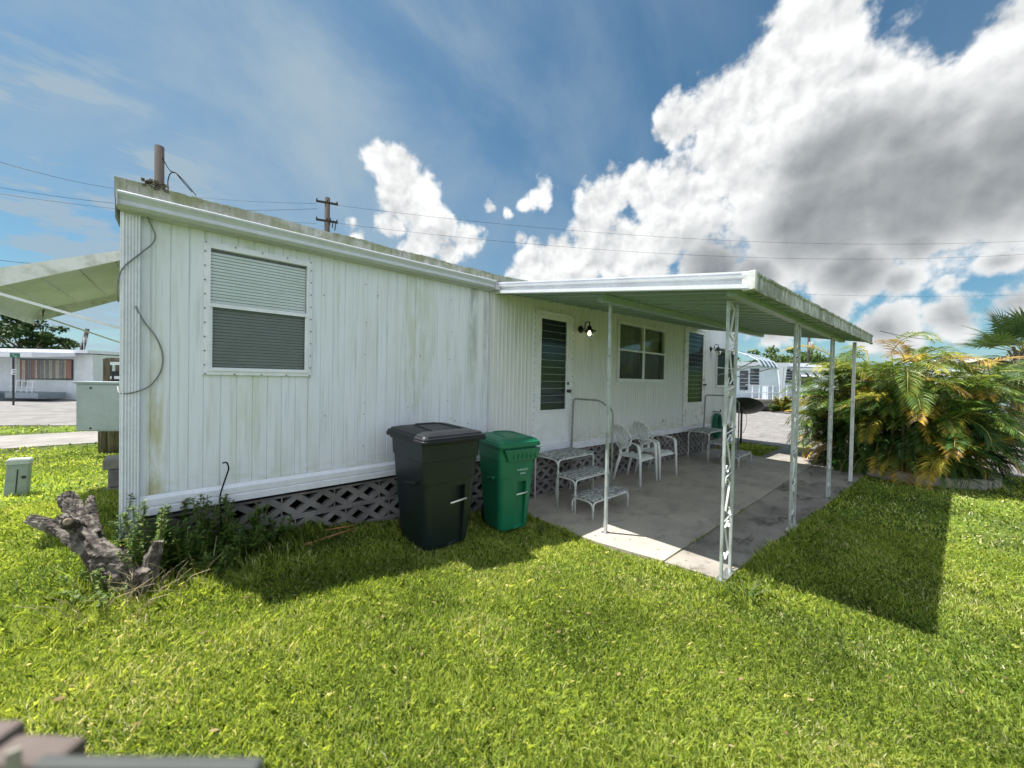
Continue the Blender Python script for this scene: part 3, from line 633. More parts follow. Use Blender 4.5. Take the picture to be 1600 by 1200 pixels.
# ================================================================== PATIO COVER
PC = empty('patio_cover', (0, 0, 0), 'flat white metal patio roof with mildewed front edge on slim white posts', 'patio cover')
XN = lambda y: -.28 + .23*(-y/2.62)                  # near end of the roof
def zb(x, y):                                         # underside
    k = -y/2.65; return (1-k)*(2.62+.030*(x+.28)) + k*(2.27+.010*(x+.05))
YO = lambda x: -2.60-.034*x; XF = 5.45; TH = .11
n = 28; vs = []; fs = []; mb = MB()
for i in range(n):
    u = i/(n-1)
    for j in (0, 1):
        x = XN(0 if j == 0 else -2.6)+(XF-XN(0 if j == 0 else -2.6))*u; y = -.015 if j == 0 else YO(x); vs.append((x, y, zb(x, y)+.03)); 
mb.add(vs, [(2*i, 2*i+1, 2*i+3, 2*i+2) for i in range(n-1)]); vs2 = [(x, y, z_+.05) for x, y, z_ in vs]; mb.add(vs2, [(2*i, 2*i+2, 2*i+3, 2*i+1) for i in range(n-1)])
mb.build('roof_panel', M_underside, PC)
mb = MB(); x = .02
while x < XF-.05:
    mb.bar((x,-.03,zb(x,-.03)+.022),(x,YO(x)+.03,zb(x,YO(x))+.022),.014,.018)
    mb.bar((x+.15,-.03,zb(x,-.03)+.028),(x+.15,YO(x)+.03,zb(x,YO(x))+.028),.05,.004); x += .30
mb.build('panel_seam', M_underside, PC)
mb = MB(); x = .12
while x < XF-.03:                                     # pan seams standing up and poking past the fascia
    y = YO(x); z0 = zb(x, y)+.118; mb.bar((x,-.1,zb(x,-.1)+.10),(x,y-.055,z0+.004),.007,.012); x += .30
mb.build('standing_seam', M_galv, PC)
# near end fascia: three white bands with grooves
rows = [(-.000,0),(-.026,.0),(-.030,.006),(-.030,.036),(.004,.042),(.004,.072),(-.026,.080),(-.028,.100),(.0,.104),(.0,.112),(-.018,.118),(-.018,.128),(.0,.130)]
mb = MB(); a = (XN(0),-.01,zb(XN(0),0)); b_ = (XN(-2.62),-2.62,zb(XN(-2.62),-2.62))
k = len(rows); vs = [(a[0]+r_, a[1], a[2]+h_*1.05) for r_, h_ in rows]+[(b_[0]+r_, b_[1], b_[2]+h_*1.0) for r_, h_ in rows]
mb.add(vs, [(i, k+i, k+i+1, i+1) for i in range(k-1)]+[tuple(range(k)), tuple(range(k, 2*k))[::-1]]); mb.build('end_fascia', M_white, PC)
mb = MB(); mb.hexa([(-.285,-.005,2.615),(-.21,-.20,2.59),(-.19,-.005,2.62),(-.285,.0,2.62),(-.285,-.005,2.765),(-.21,-.20,2.75),(-.19,-.005,2.765),(-.285,.0,2.765)]); mb.build('flashing', M_alum, PC)
# outer fascia, mildewed
mb = MB(); mb.smooth = False; n = 60; vs = []; pr = [(.0,-.006),(-.022,-.006),(-.026,.008),(-.014,.020),(-.014,.105),(-.026,.118),(-.026,.132),(.0,.132)]; k = len(pr)
for i in range(n):
    x = -.05+(XF+.05+.05)*i/(n-1); y = YO(x)-.02; z0 = zb(x, y)+.004*math.sin(i*1.7)
    vs += [(x, y+d, z0+h_*(1+.10*x/6.7)) for d, h_ in pr]
mb.add(vs, [(i*k+j, (i+1)*k+j, (i+1)*k+(j+1) % k, i*k+(j+1) % k) for i in range(n-1) for j in range(k)]+[tuple(range(k)), tuple((n-1)*k+j for j in range(k))[::-1]])
mb.build('front_fascia', M_algae2, PC)
mb = MB(); x0 = -.078; mb.box(x0, -2.66, zb(0,-2.62)-.006, x0+.045, -2.575, zb(0,-2.62)+.128); mb.build('corner_cap', M_whited, PC, bevel=.003)
mb = MB(); a = (XF+.01,-.02); 
mb.hexa([(XF,-.02,zb(XF,-.02)-.002),(XF+.02,-.02,zb(XF,-.02)-.002),(XF+.02,YO(XF)-.02,zb(XF,-2.68)-.002),(XF,YO(XF)-.02,zb(XF,-2.68)-.002),(XF,-.02,zb(XF,-.02)+.11),(XF+.02,-.02,zb(XF,-.02)+.11),(XF+.02,YO(XF)-.02,zb(XF,-2.68)+.13),(XF,YO(XF)-.02,zb(XF,-2.68)+.13)])
mb.build('end_fascia', M_whited, PC)
def beam(y, x0, x1, name, dp=.055):
    mb = MB(); f = lambda x: zb(x, y)+.055-dp
    mb.hexa([(x0,y-.035,f(x0)-.055),(x1,y-.035,f(x1)-.055),(x1,y+.035,f(x1)-.055),(x0,y+.035,f(x0)-.055),(x0,y-.035,f(x0)+.012),(x1,y-.035,f(x1)+.012),(x1,y+.035,f(x1)+.012),(x0,y+.035,f(x0)+.012)])
    return mb.build(name, M_underside, PC)
beam(-2.47, 0.04, 5.3, 'beam', .028); 
beam(-1.26, .06, 5.42, 'beam')
def scroll(mb, x, y, z0, s=1, h=.30):
    """one S-scroll of flat bar between the two tubes"""
    pts = []; xc = x+.10
    for k in range(26):
        t = k/25
        if t < .35: a = -math.pi*1.5*(1-t/.35); r = .022+.016*(t/.35); pts.append((xc+s*(math.cos(a)*r-.035), y, z0+.03+math.sin(a)*r))
        elif t > .65: a = math.pi*1.5*((t-.65)/.35); r = .038-.016*((t-.65)/.35); pts.append((xc-s*(math.cos(a)*r-.035), y, z0+h-.03+math.sin(a)*r))
        else: u = (t-.35)/.3; pts.append((xc+s*(.045-.09*u), y, z0+.03+(h-.06)*u))
    mb.tube(pts, .0075, 4, flat=.25)
def post(x, y, zt_, pair=True, mtop=M_galv, w_=.022, z0=-.01):
    mb = MB(); mb.box(x-w_/2, y-w_/2, z0, x+w_/2, y+w_/2, zt_)
    if pair: mb.box(x+.20-w_/2, y-w_/2, z0, x+.20+w_/2, y+w_/2, zt_)
    o = mb.build('post', mtop, PC, bevel=.002, bseg=1)
    if pair:
        s = MB(); zz = .15; k = 0
        while zz < zt_-.3:
            scroll(s, x, y, zz, 1 if k % 2 == 0 else -1); s.tube([(x+.012,y,zz+.31),(x+.188,y,zz+.34)], .006, 4)
            zz += .36; k += 1
        s.build('scrollwork', M_whited, o)
    f_ = MB(); f_.box(x-.035, y-.035, z0, x+.035+(.20 if pair else 0), y+.035, z0+.014); f_.build('foot_plate', M_alum, o)
    return o
post(.19, -2.40, zb(.2,-2.40)-.045); post(1.90, -2.50, zb(1.9,-2.5)-.045); post(3.72, -2.55, zb(3.7,-2.54)-.045); post(5.26, -2.63, zb(5.3,-2.63)-.01, pair=False, mtop=M_whited, w_=.045)
o = post(.24, -1.26, zb(.24,-1.26)-.05, pair=False, w_=.030)
mb = MB(); mb.lathe([(0,0),(.008,0),(.008,.006),(0,.008)], (.222,-1.27,1.86), 8, (-.6,-.8,0)); mb.build('bolt', M_screw, o)

# ================================================================== WHEELED BINS
def rring(hw, hd, r, z, pk=None, yo=0.0, n=4):
    """rounded rectangle ring; the front side (y = -hd) carries a pocket pk = (x0, x1, depth)"""
    P_ = []
    x0, x1, dp = pk if pk else (-.01, .01, 0)
    P_ += [(-hw+r, -hd), (x0, -hd), (x0+.004, -hd+dp), (x1-.004, -hd+dp), (x1, -hd), (hw-r, -hd)]
    for cx, cy, a0 in ((hw-r, -hd+r, -90), (hw-r, hd-r, 0), (-hw+r, hd-r, 90), (-hw+r, -hd+r, 180)):
        for k in range(1, n+1): a = math.radians(a0+90*k/n); P_.append((cx+r*math.cos(a), cy+r*math.sin(a)))
        if cx > 0 and cy > 0: P_.append((0, hd))
    return [(x, y+yo, z) for x, y in P_]
def loft(mb, rings, cap0=True, cap1=True, smooth=False):
    n = len(rings[0]); vs = [p for r in rings for p in r]; fs = []
    for i in range(len(rings)-1):
        for k in range(n): fs.append((i*n+k, i*n+(k+1) % n, (i+1)*n+(k+1) % n, (i+1)*n+k))
    if cap0: fs.append(tuple(range(n))[::-1])
    if cap1: fs.append(tuple((len(rings)-1)*n+k for k in range(n)))
    s0 = mb.smooth; mb.smooth = smooth; mb.add(vs, fs); mb.smooth = s0
def wheeled_bin(loc, rz, W, Dp, Hh, mbody, mlid, label, chute=False):
    t = empty('wheeled_bin', loc, label, 'wheelie bin', 'wheeled bins beside the home', rz)
    hw, hd = W/2, Dp/2; pk = (.00*W, .24*W, .055); mb = MB(); R_ = []
    def sec(z, k, p=None, r=.05, g=1.0): R_.append(rring(hw*k*g, hd*(k-.06)*g, r, z, p))
    sec(.03, .74, None, .07); sec(.05, .76, (pk[0],pk[1],.03), .07); z1 = Hh*.40
    sec(z1, .855, (pk[0],pk[1],.035), .06); sec(z1+.001, .855, pk, .06); sec(Hh*.56, .885, pk, .06); sec(Hh*.561, .885, None, .06)
    sec(Hh*.60, .89, None); sec(Hh*.615, .90, None); sec(Hh*.80, .935); sec(Hh*.805, .965, None, .05); sec(Hh*.94, .985); sec(Hh*.945, 1.03, None, .05); sec(Hh*.975, 1.04, None, .05)
    loft(mb, R_); b = mb.build('body', mbody, t, bevel=.006, local=True)
    mb = MB(); yb = -hd*.80
    mb.tube([(pk[0]-.01, yb-.012, z1+.02), (pk[1]+.01, yb-.018, z1+.035)], .009, 8); mb.build('lift_bar', mat('bright_metal_bar', (.72,.73,.70), .3, .6), b, local=True)
    for sx in (-1, 1):   # finger ledges under the collar corners
        mb = MB(); mb.hexa([(sx*hw*.90-.0,-hd*.5,Hh*.60),(sx*hw*.90+sx*.03,-hd*.5,Hh*.60),(sx*hw*.90+sx*.03,-hd*.0,Hh*.58),(sx*hw*.90,-hd*.0,Hh*.58),(sx*hw*.90,-hd*.5,Hh*.63),(sx*hw*.90+sx*.03,-hd*.5,Hh*.63),(sx*hw*.90+sx*.03,0,Hh*.60),(sx*hw*.90,0,Hh*.60)])
        mb.build('side_ledge', mbody, b, bevel=.004, local=True)
    if chute:
        mb = MB(); mb.hexa([(-hw*.55,-hd*.99,Hh*.80),(hw*.92,-hd*.99,Hh*.80),(hw*.92,-hd*.80,Hh*.80),(-hw*.55,-hd*.80,Hh*.80),(-hw*.82,-hd*1.10,Hh*.93),(hw*1.02,-hd*1.10,Hh*.93),(hw*1.02,-hd*.8,Hh*.93),(-hw*.82,-hd*.8,Hh*.93)])
        for k in range(6): x = -hw*.35+k*hw*.22; mb.box(x, -hd*1.07-.002, Hh*.825, x+.008, -hd*1.0, Hh*.885)
        mb.build('ribbed_chute', mbody, b, bevel=.003, local=True)
        mb = MB(); rr = random.Random(3)      # worn pale stencil marks, two short rows
        x = -.005
        for rx0, rz0, nn in ((-.015, Hh*.685, 11), (.02, Hh*.645, 6)):
            for k in range(nn):
                x = rx0+k*.0115; y = -hd*(.905-.06)-.016 - (rz0-Hh*.6)*.05; s_ = rr.random()
                mb.box(x, y, rz0, x+.003, y+.004, rz0+.020)
                if s_ > .3: mb.box(x, y, rz0+.017*(s_ > .5), x+.008, y+.004, rz0+.003+.017*(s_ > .5))
                if s_ > .6: mb.box(x+.006, y, rz0, x+.0085, y+.004, rz0+.020)
                mb.box(x, y, rz0+.009, x+.007, y+.004, rz0+.012)
        mb.build('stencil_marks', mat('pale_green_stencil', (.42,.60,.50), .6), b, local=True)
    lid = MB(); z0 = Hh*.965; sl = .012
    def lr(k, kz, r=.05):
        ring = rring(hw*k, hd*(k-.02), r, 0, None); return [(x, y, z0+kz+sl*(y+hd)/(2*hd)*(1+kz*8)) for x, y, _ in ring]
    loft(lid, [lr(1.09,-.012), lr(1.10,.0), lr(1.10,.016), lr(1.075,.018), lr(1.075,.034), lr(1.02,.038), lr(.99,.052), lr(.80,.066), lr(.5,.072)])
    l = lid.build('lid', mlid, t, bevel=.004, local=True)
    mb = MB(); q = lambda x, y, z_: (x*hw, y*hd, z0+z_+sl*(y+1)/2)
    mb.tube(arc([q(-.5,-.55,.070),q(-.42,.6,.078),q(.42,.6,.078),q(.5,-.55,.070)], .06), .010, 6); mb.build('lid_rib', mlid, l, local=True)
    mb = MB(); mb.tube([(-hw*.7, hd+.035, Hh*.985), (hw*.7, hd+.035, Hh*.985)], .014, 8)
    for sx in (-.7, -.25, .25, .7): mb.box(sx*hw-.012, hd*.9, Hh*.955, sx*hw+.012, hd+.04, Hh*.99)
    mb.build('handle', mbody, t, local=True)
    for sx in (-1, 1):
        mb = MB(); mb.lathe([(0,-.025),(.06,-.025),(.105,-.02),(.11,0),(.105,.02),(.06,.025),(0,.025)], (sx*hw*.52, hd*.72, .11), 20, (1,0,0)); mb.build('wheel', M_dark, t, local=True)
    return t
M_bin1 = mat('dark_green_black_plastic', (.005,.012,.014), .38, 0, (.008,.016,.015), 3, bump=.05, bscale=200)
M_bin1l = mat('black_plastic_lid', (.010,.011,.013), .42, 0, (.016,.016,.02), 4, spec=.3)
M_bin2 = mat('green_plastic', (.004,.125,.060), .40, 0, (.008,.16,.08), 2.5, bump=.05, bscale=200)
wheeled_bin((-1.40,-.56,.125), math.radians(1), .585, .66, .985, M_bin1, M_bin1l, 'large blackish green wheeled bin with black lid, in front of the white siding')
wheeled_bin((-.53,-.53,.035), math.radians(-9), .47, .52, .93, M_bin2, M_bin2, 'smaller bright green wheeled bin with pale stencilled writing, right of the dark one', chute=True)

# ================================================================== PORTABLE STEPS
M_tread = mat('speckled_grey_tread', (.55,.56,.54), .8, 0, (.20,.21,.20), 28, lo=.40, hi=.56, coord='O')
M_step = mat('chalky_white_tube', (.66,.68,.66), .5, 0, (.48,.50,.46), 8)
def steps(loc, label, w_=.75):
    t = empty('portable_steps', loc, label, 'steps', 'portable entry steps on the patio'); r = .0125
    for (y0, y1, z_) in ((-.02,-.44,.62), (-.40,-.72,.425), (-.66,-.98,.225)):
        mb = MB(); mb.box(0, y1, z_-.016, w_, y0, z_); tr = mb.build('tread', M_tread, t, bevel=.008, local=True)
        for e in (.012, w_-.012):
            mb = MB(); mb.tube(arc([(e,y0-.01,0),(e,y0-.01,z_-.03),(e,y1+.01,z_-.03),(e,y1+.01,0)], .085, 6), r, 8); mb.build('leg_frame', M_step, t, local=True)
        mb = MB(); mb.tube(arc([(.012,y1+.006,z_-.15),(.012,y1+.006,z_-.028),(w_-.012,y1+.006,z_-.028),(w_-.012,y1+.006,z_-.15)], .1, 6), r*.9, 8); mb.build('front_rail', M_step, t, local=True)
    mb = MB(); x = w_-.03; mb.tube(arc([(x,-.05,.30),(x,-.075,1.33),(x,-.52,1.33),(x,-.74,1.21),(x,-.74,.22)], .06, 5), .013, 8); mb.build('handrail', mat('grey_rail_paint', (.30,.32,.30), .45), t, local=True)
    return t
steps((.40,0,0), 'white tube steps with three speckled treads, beside the green bin under the first door')
s2 = steps((4.76,-.14,0), 'white tube steps with three treads, near the satellite dish under the farther door', .74)

# ================================================================== PLASTIC CHAIRS
M_plast = mat('white_garden_plastic', (.74,.76,.73), .38, 0, (.66,.68,.64), 6)
def chair(loc, rz, label):
    t = empty('garden_chair', loc, label, 'chair', 'white plastic chairs against the home', rz)
    # seat
    mb = MB(); mb.smooth = True; nx_, ny_ = 9, 10; top = []
    for j in range(ny_):
        v = j/(ny_-1); y = -.25+.42*v; hw = .235-.045*v
        for i in range(nx_):
            u = i/(nx_-1)*2-1; z_ = .425 - .02*(1-u*u)*math.sin(math.pi*v) - .05*max(0, .18-v)/.18*(1 if v < .18 else 0) - .02*v
            top.append((u*hw, y, z_))
    n = len(top); vs = top+[(x, y, z_-.012) for x, y, z_ in top]; fs = []
    for j in range(ny_-1):
        for i in range(nx_-1):
            a = j*nx_+i; fs += [(a, a+1, a+nx_+1, a+nx_), (n+a+nx_, n+a+nx_+1, n+a+1, n+a)]
    ed = [i for i in range(nx_)]+[j*nx_+nx_-1 for j in range(1, ny_)]+[(ny_-1)*nx_+i for i in range(nx_-2, -1, -1)]+[j*nx_ for j in range(ny_-2, 0, -1)]
    for k in range(len(ed)): a, b = ed[k], ed[(k+1) % len(ed)]; fs.append((a, n+a, n+b, b))
    mb.add(vs, fs); mb.build('seat', M_plast, t, local=True)
    # back: arched hoop leaning back with seven flat slats
    def bk(u, h):  # u across, h up the back (0..1)
        y = .165+.15*h+.035*h*h - .05*u*u*.8; return Vector((u*.24, y, .50+.40*h))
    hoop = []
    for k in range(25):
        a = math.pi*k/24; hoop.append(bk(-math.cos(a)*(1 if True else 0), 0) if False else bk(-math.cos(a)*.98, .30+.66*math.sin(a)))
    hoop = [bk(-.55, .02), bk(-.80, .12)]+hoop+[bk(.80, .12), bk(.55, .02)]
    mb = MB(); mb.tube(hoop, .019, 8, flat=.55); mb.tube([bk(-.55,.02), bk(0,.0), bk(.55,.02)], .02, 8, flat=.55)
    mb.build('back_frame', M_plast, t, local=True)
    for k in range(7):
        u0 = -.42+.14*k; u1 = -.80+.267*k; hm = .30+.66*math.sqrt(max(0, 1-(u1/.98)**2)); mb = MB()
        mb.tube([bk(u0, .02), bk((u0+u1)/2, hm*.5), bk(u1, hm)], [.013,.016,.015], 6, flat=.35); mb.build('back_slat', M_plast, t, local=True)
    mb = MB(); mb.box(-.13,.155,.405,-.085,.19,.51); mb.box(.085,.155,.405,.13,.19,.51); mb.box(-.13,.157,.405,.13,.188,.425); mb.build('lower_back', M_plast, t, bevel=.006, local=True)
    for s in (-1, 1):
        mb = MB(); mb.tube(arc([bk(s*.95,.30),(s*.262,.10,.645),(s*.268,-.16,.640),(s*.27,-.245,.60)], .05, 5), [.020]*2+[.024]*(10)+[.022]*2, 8, flat=.5); mb.build('armrest', M_plast, t, local=True)
        mb = MB(); mb.tube([(s*.268,-.20,.63),(s*.270,-.235,.58),(s*.262,-.255,.40),(s*.268,-.27,.0)], [.026,.030,.028,.020], 8, flat=.8); mb.build('leg', M_plast, t, local=True)
        mb = MB(); mb.tube([(s*.19,.12,.415),(s*.205,.17,.25),(s*.215,.225,.0)], [.030,.026,.019], 8, flat=.8); mb.build('leg', M_plast, t, local=True)
    return t
chair((2.35,-.33,0), math.radians(2), 'white plastic garden chair nearest the steps with the grey handrail')
chair((3.00,-.34,0), math.radians(-3), 'white plastic garden chair on the far side of the other, away from the bins')

# ================================================================== WALL LAMPS
M_lamp = mat('dark_bronze_lamp', (.03,.025,.02), .4, .5)
def lamp(x, z_, label, lit):
    t = empty('wall_lamp', (x, 0, z_), label, 'wall lamp', 'barn lamps beside the doors')
    mb = MB(); mb.lathe([(0,0),(.055,0),(.055,.012),(.03,.025),(0,.03)], (0,-.004,0), 18, (0,-1,0)); mb.build('wall_plate', M_lamp, t, local=True)
    mb = MB(); mb.tube(arc([(0,-.02,0),(0,-.09,-.0),(0,-.09,.10),(0,-.17,.10),(0,-.17,-.0)], .05, 6), .008, 8); mb.build('arm', M_lamp, t, local=True)
    mb = MB(); mb.lathe([(.0,.035),(.028,.035),(.032,.0),(.055,-.018),(.10,-.035),(.102,-.040),(.05,-.026),(.0,-.02)], (0,-.17,0), 24); mb.build('lamp_shade', M_lamp, t, local=True)
    mb = MB(); mb.lathe([(.048,-.03),(.062,-.06),(.066,-.085),(.055,-.12),(.03,-.138),(0,-.142)], (0,-.17,0), 20); gb = mb.build('glass_globe', M_glass, t, local=True)
    mb = MB(); mb.lathe([(0,-.03),(.014,-.035),(.026,-.07),(.024,-.095),(0,-.112)], (0,-.17,0), 14)
    m_ = mat('lamp_bulb_off', (.7,.7,.66), .2) 
    if lit:
        m_ = bpy.data.materials.new('lit_bulb'); m_.use_nodes = True; b = m_.node_tree.nodes['Principled BSDF']; b.inputs['Emission Color'].default_value = (1,.83,.55,1); b.inputs['Emission Strength'].default_value = 1.6
    mb.build('bulb', m_, t, local=True)
lamp(1.335, 2.36, 'lit dark wall lamp with clear globe beside the nearer door', True)
lamp(6.25, 2.40, 'unlit dark wall lamp beside the farther door, above the hose', False)

# ================================================================== HOSE, DISH, SPIGOT
M_hose = mat('green_hose', (.01,.16,.09), .4)
mb = MB(); hp = []
for k in range(9*26):
    a = 2*math.pi*k/26; j = k//26; hp.append((6.50+(.17+.008*math.sin(j*2))*math.sin(a), -.05-.012*j, .55+(.30+.02*math.sin(j*1.7))*math.cos(a)+(.03 if math.cos(a) < 0 else 0)))
mb.tube(hp, .010, 6)
hz = mb.build('garden_hose', M_hose, None, loc=(6.5,-.1,.2)); setp(hz, 'green garden hose hanging in coils on the wall by the farther steps', 'hose')
mb = MB(); mb.tube(arc([(6.5,0,.90),(6.5,-.17,.90),(6.5,-.17,.96)], .04), .012, 6); o = mb.build('hose_hook', M_lamp, None, loc=(6.5,0,.9)); setp(o, 'dark hook on the wall holding the coiled green hose', 'hook')
t = empty('satellite_dish', (8.22,-.10,0), 'dark round satellite dish tilted on a post beyond the patio', 'satellite dish')
mb = MB(); mb.tube([(0,0,-.05),(0,0,.93)], .026, 10); mb.build('mast', mat('dark_grey_pole', (.05,.05,.05), .5), t, local=True)
mb = MB(); ax = Vector((.50,.16,.80)).normalized(); mb.lathe([(0,-.0),(.12,.006),(.25,.028),(.36,.058),(.44,.09),(.452,.098),(.44,.10),(.36,.068),(.25,.038),(.12,.016),(0,.01)], (.10,-.03,.90), 36, ax); mb.build('reflector', mat('dark_olive_dish', (.035,.045,.035), .5), t, local=True)
mb = MB(); mb.box(-.06,-.03,.86,.06,.04,.98); mb.box(-.03,-.05,.80,.03,.06,.9); mb.build('bracket', M_dark, t, bevel=.008, local=True)
mb = MB(); mb.tube(arc([(.1,-.0,.86),(.26,-.05,.72),(.28,-.05,.5),(.16,-.03,.3),(.03,-.03,.25)], .1), .006, 6); mb.build('cable', M_wire, t, local=True)
mb = MB(); mb.tube(arc([(0,0,.9),(0,.3,1.0),(0,.45,1.2)], .1), .012, 6); mb.box(-.04,.42,1.17,.04,.52,1.26); mb.build('feed_arm', M_dark, t, local=True)
mb = MB(); mb.tube(arc([(7.72,-.02,.0),(7.72,-.06,.5),(7.72,-.12,.5),(7.72,-.13,.42)], .03), .012, 8); mb.lathe([(0,0),(.035,0),(.035,.01),(0,.012)], (7.72,-.06,.53), 10); o = mb.build('garden_tap', M_whited, None, loc=(7.72,-.05,0)); setp(o, 'pale garden tap on a standpipe at the far corner of the home', 'tap')

# ================================================================== TREE STUMP and debris
M_bark = mat('grey_dead_bark', (.23,.20,.17), .95, 0, (.05,.04,.032), 18, nstretch=(1,1,.7), bump=1.0, bscale=45, lo=.34, hi=.58)
M_cut = mat('sawn_wood_face', (.34,.27,.19), .9, 0, (.18,.13,.09), 30)
S = empty('tree_stump', (-3.33,-.40,.26), 'grey dead stump with sawn-off limbs leaning left at the home corner', 'stump')
def limb(pts, rs, name='limb', cut=True, seed=0, parent=S):
    rs = [q*.64 for q in rs]; rr = random.Random(seed); r_ = np.random.default_rng(seed); mb = MB(); P_ = [Vector(p) for p in pts]; Q = []; RR = []; m_ = 12
    for i in range(len(P_)-1):
        for k in range(m_):
            t_ = k/m_; Q.append(P_[i].lerp(P_[i+1], t_)+Vector((rr.uniform(-1,1), rr.uniform(-1,1), rr.uniform(-1,1)))*.002); RR.append(rs[i]*(1-t_)+rs[i+1]*t_)
    Q.append(P_[-1]); RR.append(rs[-1]); seg = 34; mb.tube(Q, RR, seg)
    tb = r_.random((len(Q)//3+3, seg)); tc = r_.random((len(Q)//9+3, 9)); tw = r_.uniform(-.9, .9)
    for i, c_ in enumerate(Q):
        for k in range(seg):
            j = i*seg+k; v_ = Vector(mb.v[j]); d = v_-c_; kk = int(k+tw*i) % seg; u = i/3; a_ = tb[int(u)][kk]*(1-u % 1)+tb[int(u)+1][kk]*(u % 1)
            u2 = i/9; w2 = kk*9/seg; b_ = tc[int(u2)][int(w2) % 9]*(1-u2 % 1)+tc[int(u2)+1][int(w2) % 9]*(u2 % 1)
            f_ = .66+.42*a_+.34*b_+.10*math.sin(2*math.pi*kk/seg*3+seed); mb.v[j] = tuple(c_+d*f_)
    if cut:
        mb.cur = 1; tdir = (Q[-1]-Q[-2]).normalized(); mb.lathe([(RR[-1]*.78,.004),(RR[-1]*.5,.010),(0,.004)], Q[-1], 18, tdir); mb.cur = 0
    for i in range(len(mb.sm)): mb.sm[i] = False
    return mb.build(name, [M_bark, M_cut], parent)
limb([(-3.34,-.40,.20),(-3.37,-.34,.38),(-3.44,-.24,.50)], [.14,.115,.10], 'trunk', False, 1)
limb([(-3.42,-.28,.44),(-3.53,-.12,.56),(-3.66,.05,.68)], [.095,.085,.062], 'limb', True, 2)
limb([(-3.50,-.16,.52),(-3.66,.02,.62),(-3.80,.12,.69)], [.075,.060,.040], 'limb', True, 3)
limb([(-3.52,-.10,.57),(-3.61,.05,.70),(-3.66,.14,.80)], [.070,.055,.060], 'limb', True, 4)
limb([(-3.50,-.10,.56),(-3.54,.08,.66),(-3.56,.16,.76)], [.05,.034,.030], 'limb', True, 5)
limb([(-3.58,-.05,.62),(-3.60,-.12,.68),(-3.605,-.16,.71)], [.05,.045,.042], 'limb', True, 6)
limb([(-3.30,-.46,.22),(-3.25,-.50,.42),(-3.205,-.50,.60)], [.10,.07,.035], 'limb', False, 7)
limb([(-3.33,-.44,.22),(-3.29,-.53,.36),(-3.27,-.56,.47)], [.08,.06,.04], 'limb', False, 8)
limb([(-3.38,-.44,.26),(-3.50,-.42,.32),(-3.60,-.40,.33)], [.05,.035,.022], 'limb', True, 9)
def twig(name, pts, r, m_, label, cat, group=None):
    mb = MB(); mb.tube(pts, r, 5); o = mb.build(name, m_, None, loc=pts[0]); return setp(o, label, cat, group)
M_straw = mat('dry_stalk', (.42,.34,.20), .8)
M_twig = mat('orange_brown_stick', (.42,.20,.08), .8)
def gz(x, y): return float(height(x, y))
twig('stick', [(-2.35,-.12,gz(-2.35,-.12)+.04),(-1.95,-.10,gz(-1.95,-.1)+.05)], .008, M_twig, 'thin orange stick lying against the lattice blocks', 'stick')
twig('stick', [(-2.42,-.36,gz(-2.42,-.36)+.04),(-1.98,-.18,gz(-1.98,-.18)+.05)], .008, M_twig, 'thin orange stick lying slantwise in the shaded grass', 'stick')
mb = MB(); mb.tube(arc([(-2.88,-.06,.35),(-2.90,-.07,.70),(-2.845,-.07,.90),(-2.86,-.07,.945),(-2.885,-.07,.94)], .05), .0055, 6)
o = mb.build('black_cable', M_wire, None, loc=(-2.88,-.06,.35)); setp(o, 'short black cable standing up in front of the base trim', 'cable')

# weeds: stems with small pointed leaves, one plant each
def weed(name, base, hgt, nst, spread, label, group=None, seed=0, lsz=.028, mb_m=None, dens=26, lean=(0,0), val=(0,.9)):
    r = np.random.default_rng(seed); L = []; vals = []; st = MB()
    for s in range(nst):
        az = r.uniform(0, 6.28); h_ = hgt*r.uniform(.55, 1.0); sp = spread*r.uniform(.2, 1); b0 = np.array(base)+np.array([math.cos(az), math.sin(az), 0])*spread*.25*r.uniform(0,1)
        tip = b0+np.array([math.cos(az)*sp+lean[0], math.sin(az)*sp+lean[1], h_]); mid = (b0+tip)/2+np.array([r.uniform(-.03,.03), r.uniform(-.03,.03), h_*.12])
        ptsn = [b0*(1-t_)**2+mid*2*t_*(1-t_)+tip*t_*t_ for t_ in np.linspace(0, 1, 7)]
        st.tube([tuple(q) for q in ptsn], .0022, 4)
        for k in range(int(dens*h_/.3)+4):
            t_ = r.uniform(.12, 1.0)**.8; c_ = b0*(1-t_)**2+mid*2*t_*(1-t_)+tip*t_*t_; a2 = r.uniform(0, 6.28); el = r.uniform(-.3, .7); sz = lsz*r.uniform(.5, 1.25)*(1.15-.5*t_)
            d = np.array([math.cos(a2)*math.cos(el), math.sin(a2)*math.cos(el), math.sin(el)]); sd_ = np.array([-math.sin(a2), math.cos(a2), r.uniform(-.4,.4)])*sz*.26
            L.append([c_, c_+d*sz*.5+sd_, c_+d*sz, c_+d*sz*.5-sd_]); vals.append(r.uniform(*val))
    t = empty(name, base, label, 'weed', group); st.build('stem', mat('weed_stem', (.13,.16,.05), .7, 0, (.22,.18,.09), 20), t)
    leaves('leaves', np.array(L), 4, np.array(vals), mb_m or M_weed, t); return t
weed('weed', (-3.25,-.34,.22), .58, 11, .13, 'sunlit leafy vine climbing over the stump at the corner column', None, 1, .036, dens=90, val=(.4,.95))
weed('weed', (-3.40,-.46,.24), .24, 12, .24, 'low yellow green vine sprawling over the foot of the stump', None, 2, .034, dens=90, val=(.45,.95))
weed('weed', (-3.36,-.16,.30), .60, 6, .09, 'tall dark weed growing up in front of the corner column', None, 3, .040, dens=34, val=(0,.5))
weed('weed', (-3.02,-.50,.24), .26, 6, .14, 'small sunlit weed right of the stump with pale leaf tips', None, 4, .026, dens=34, val=(.5,1.0))
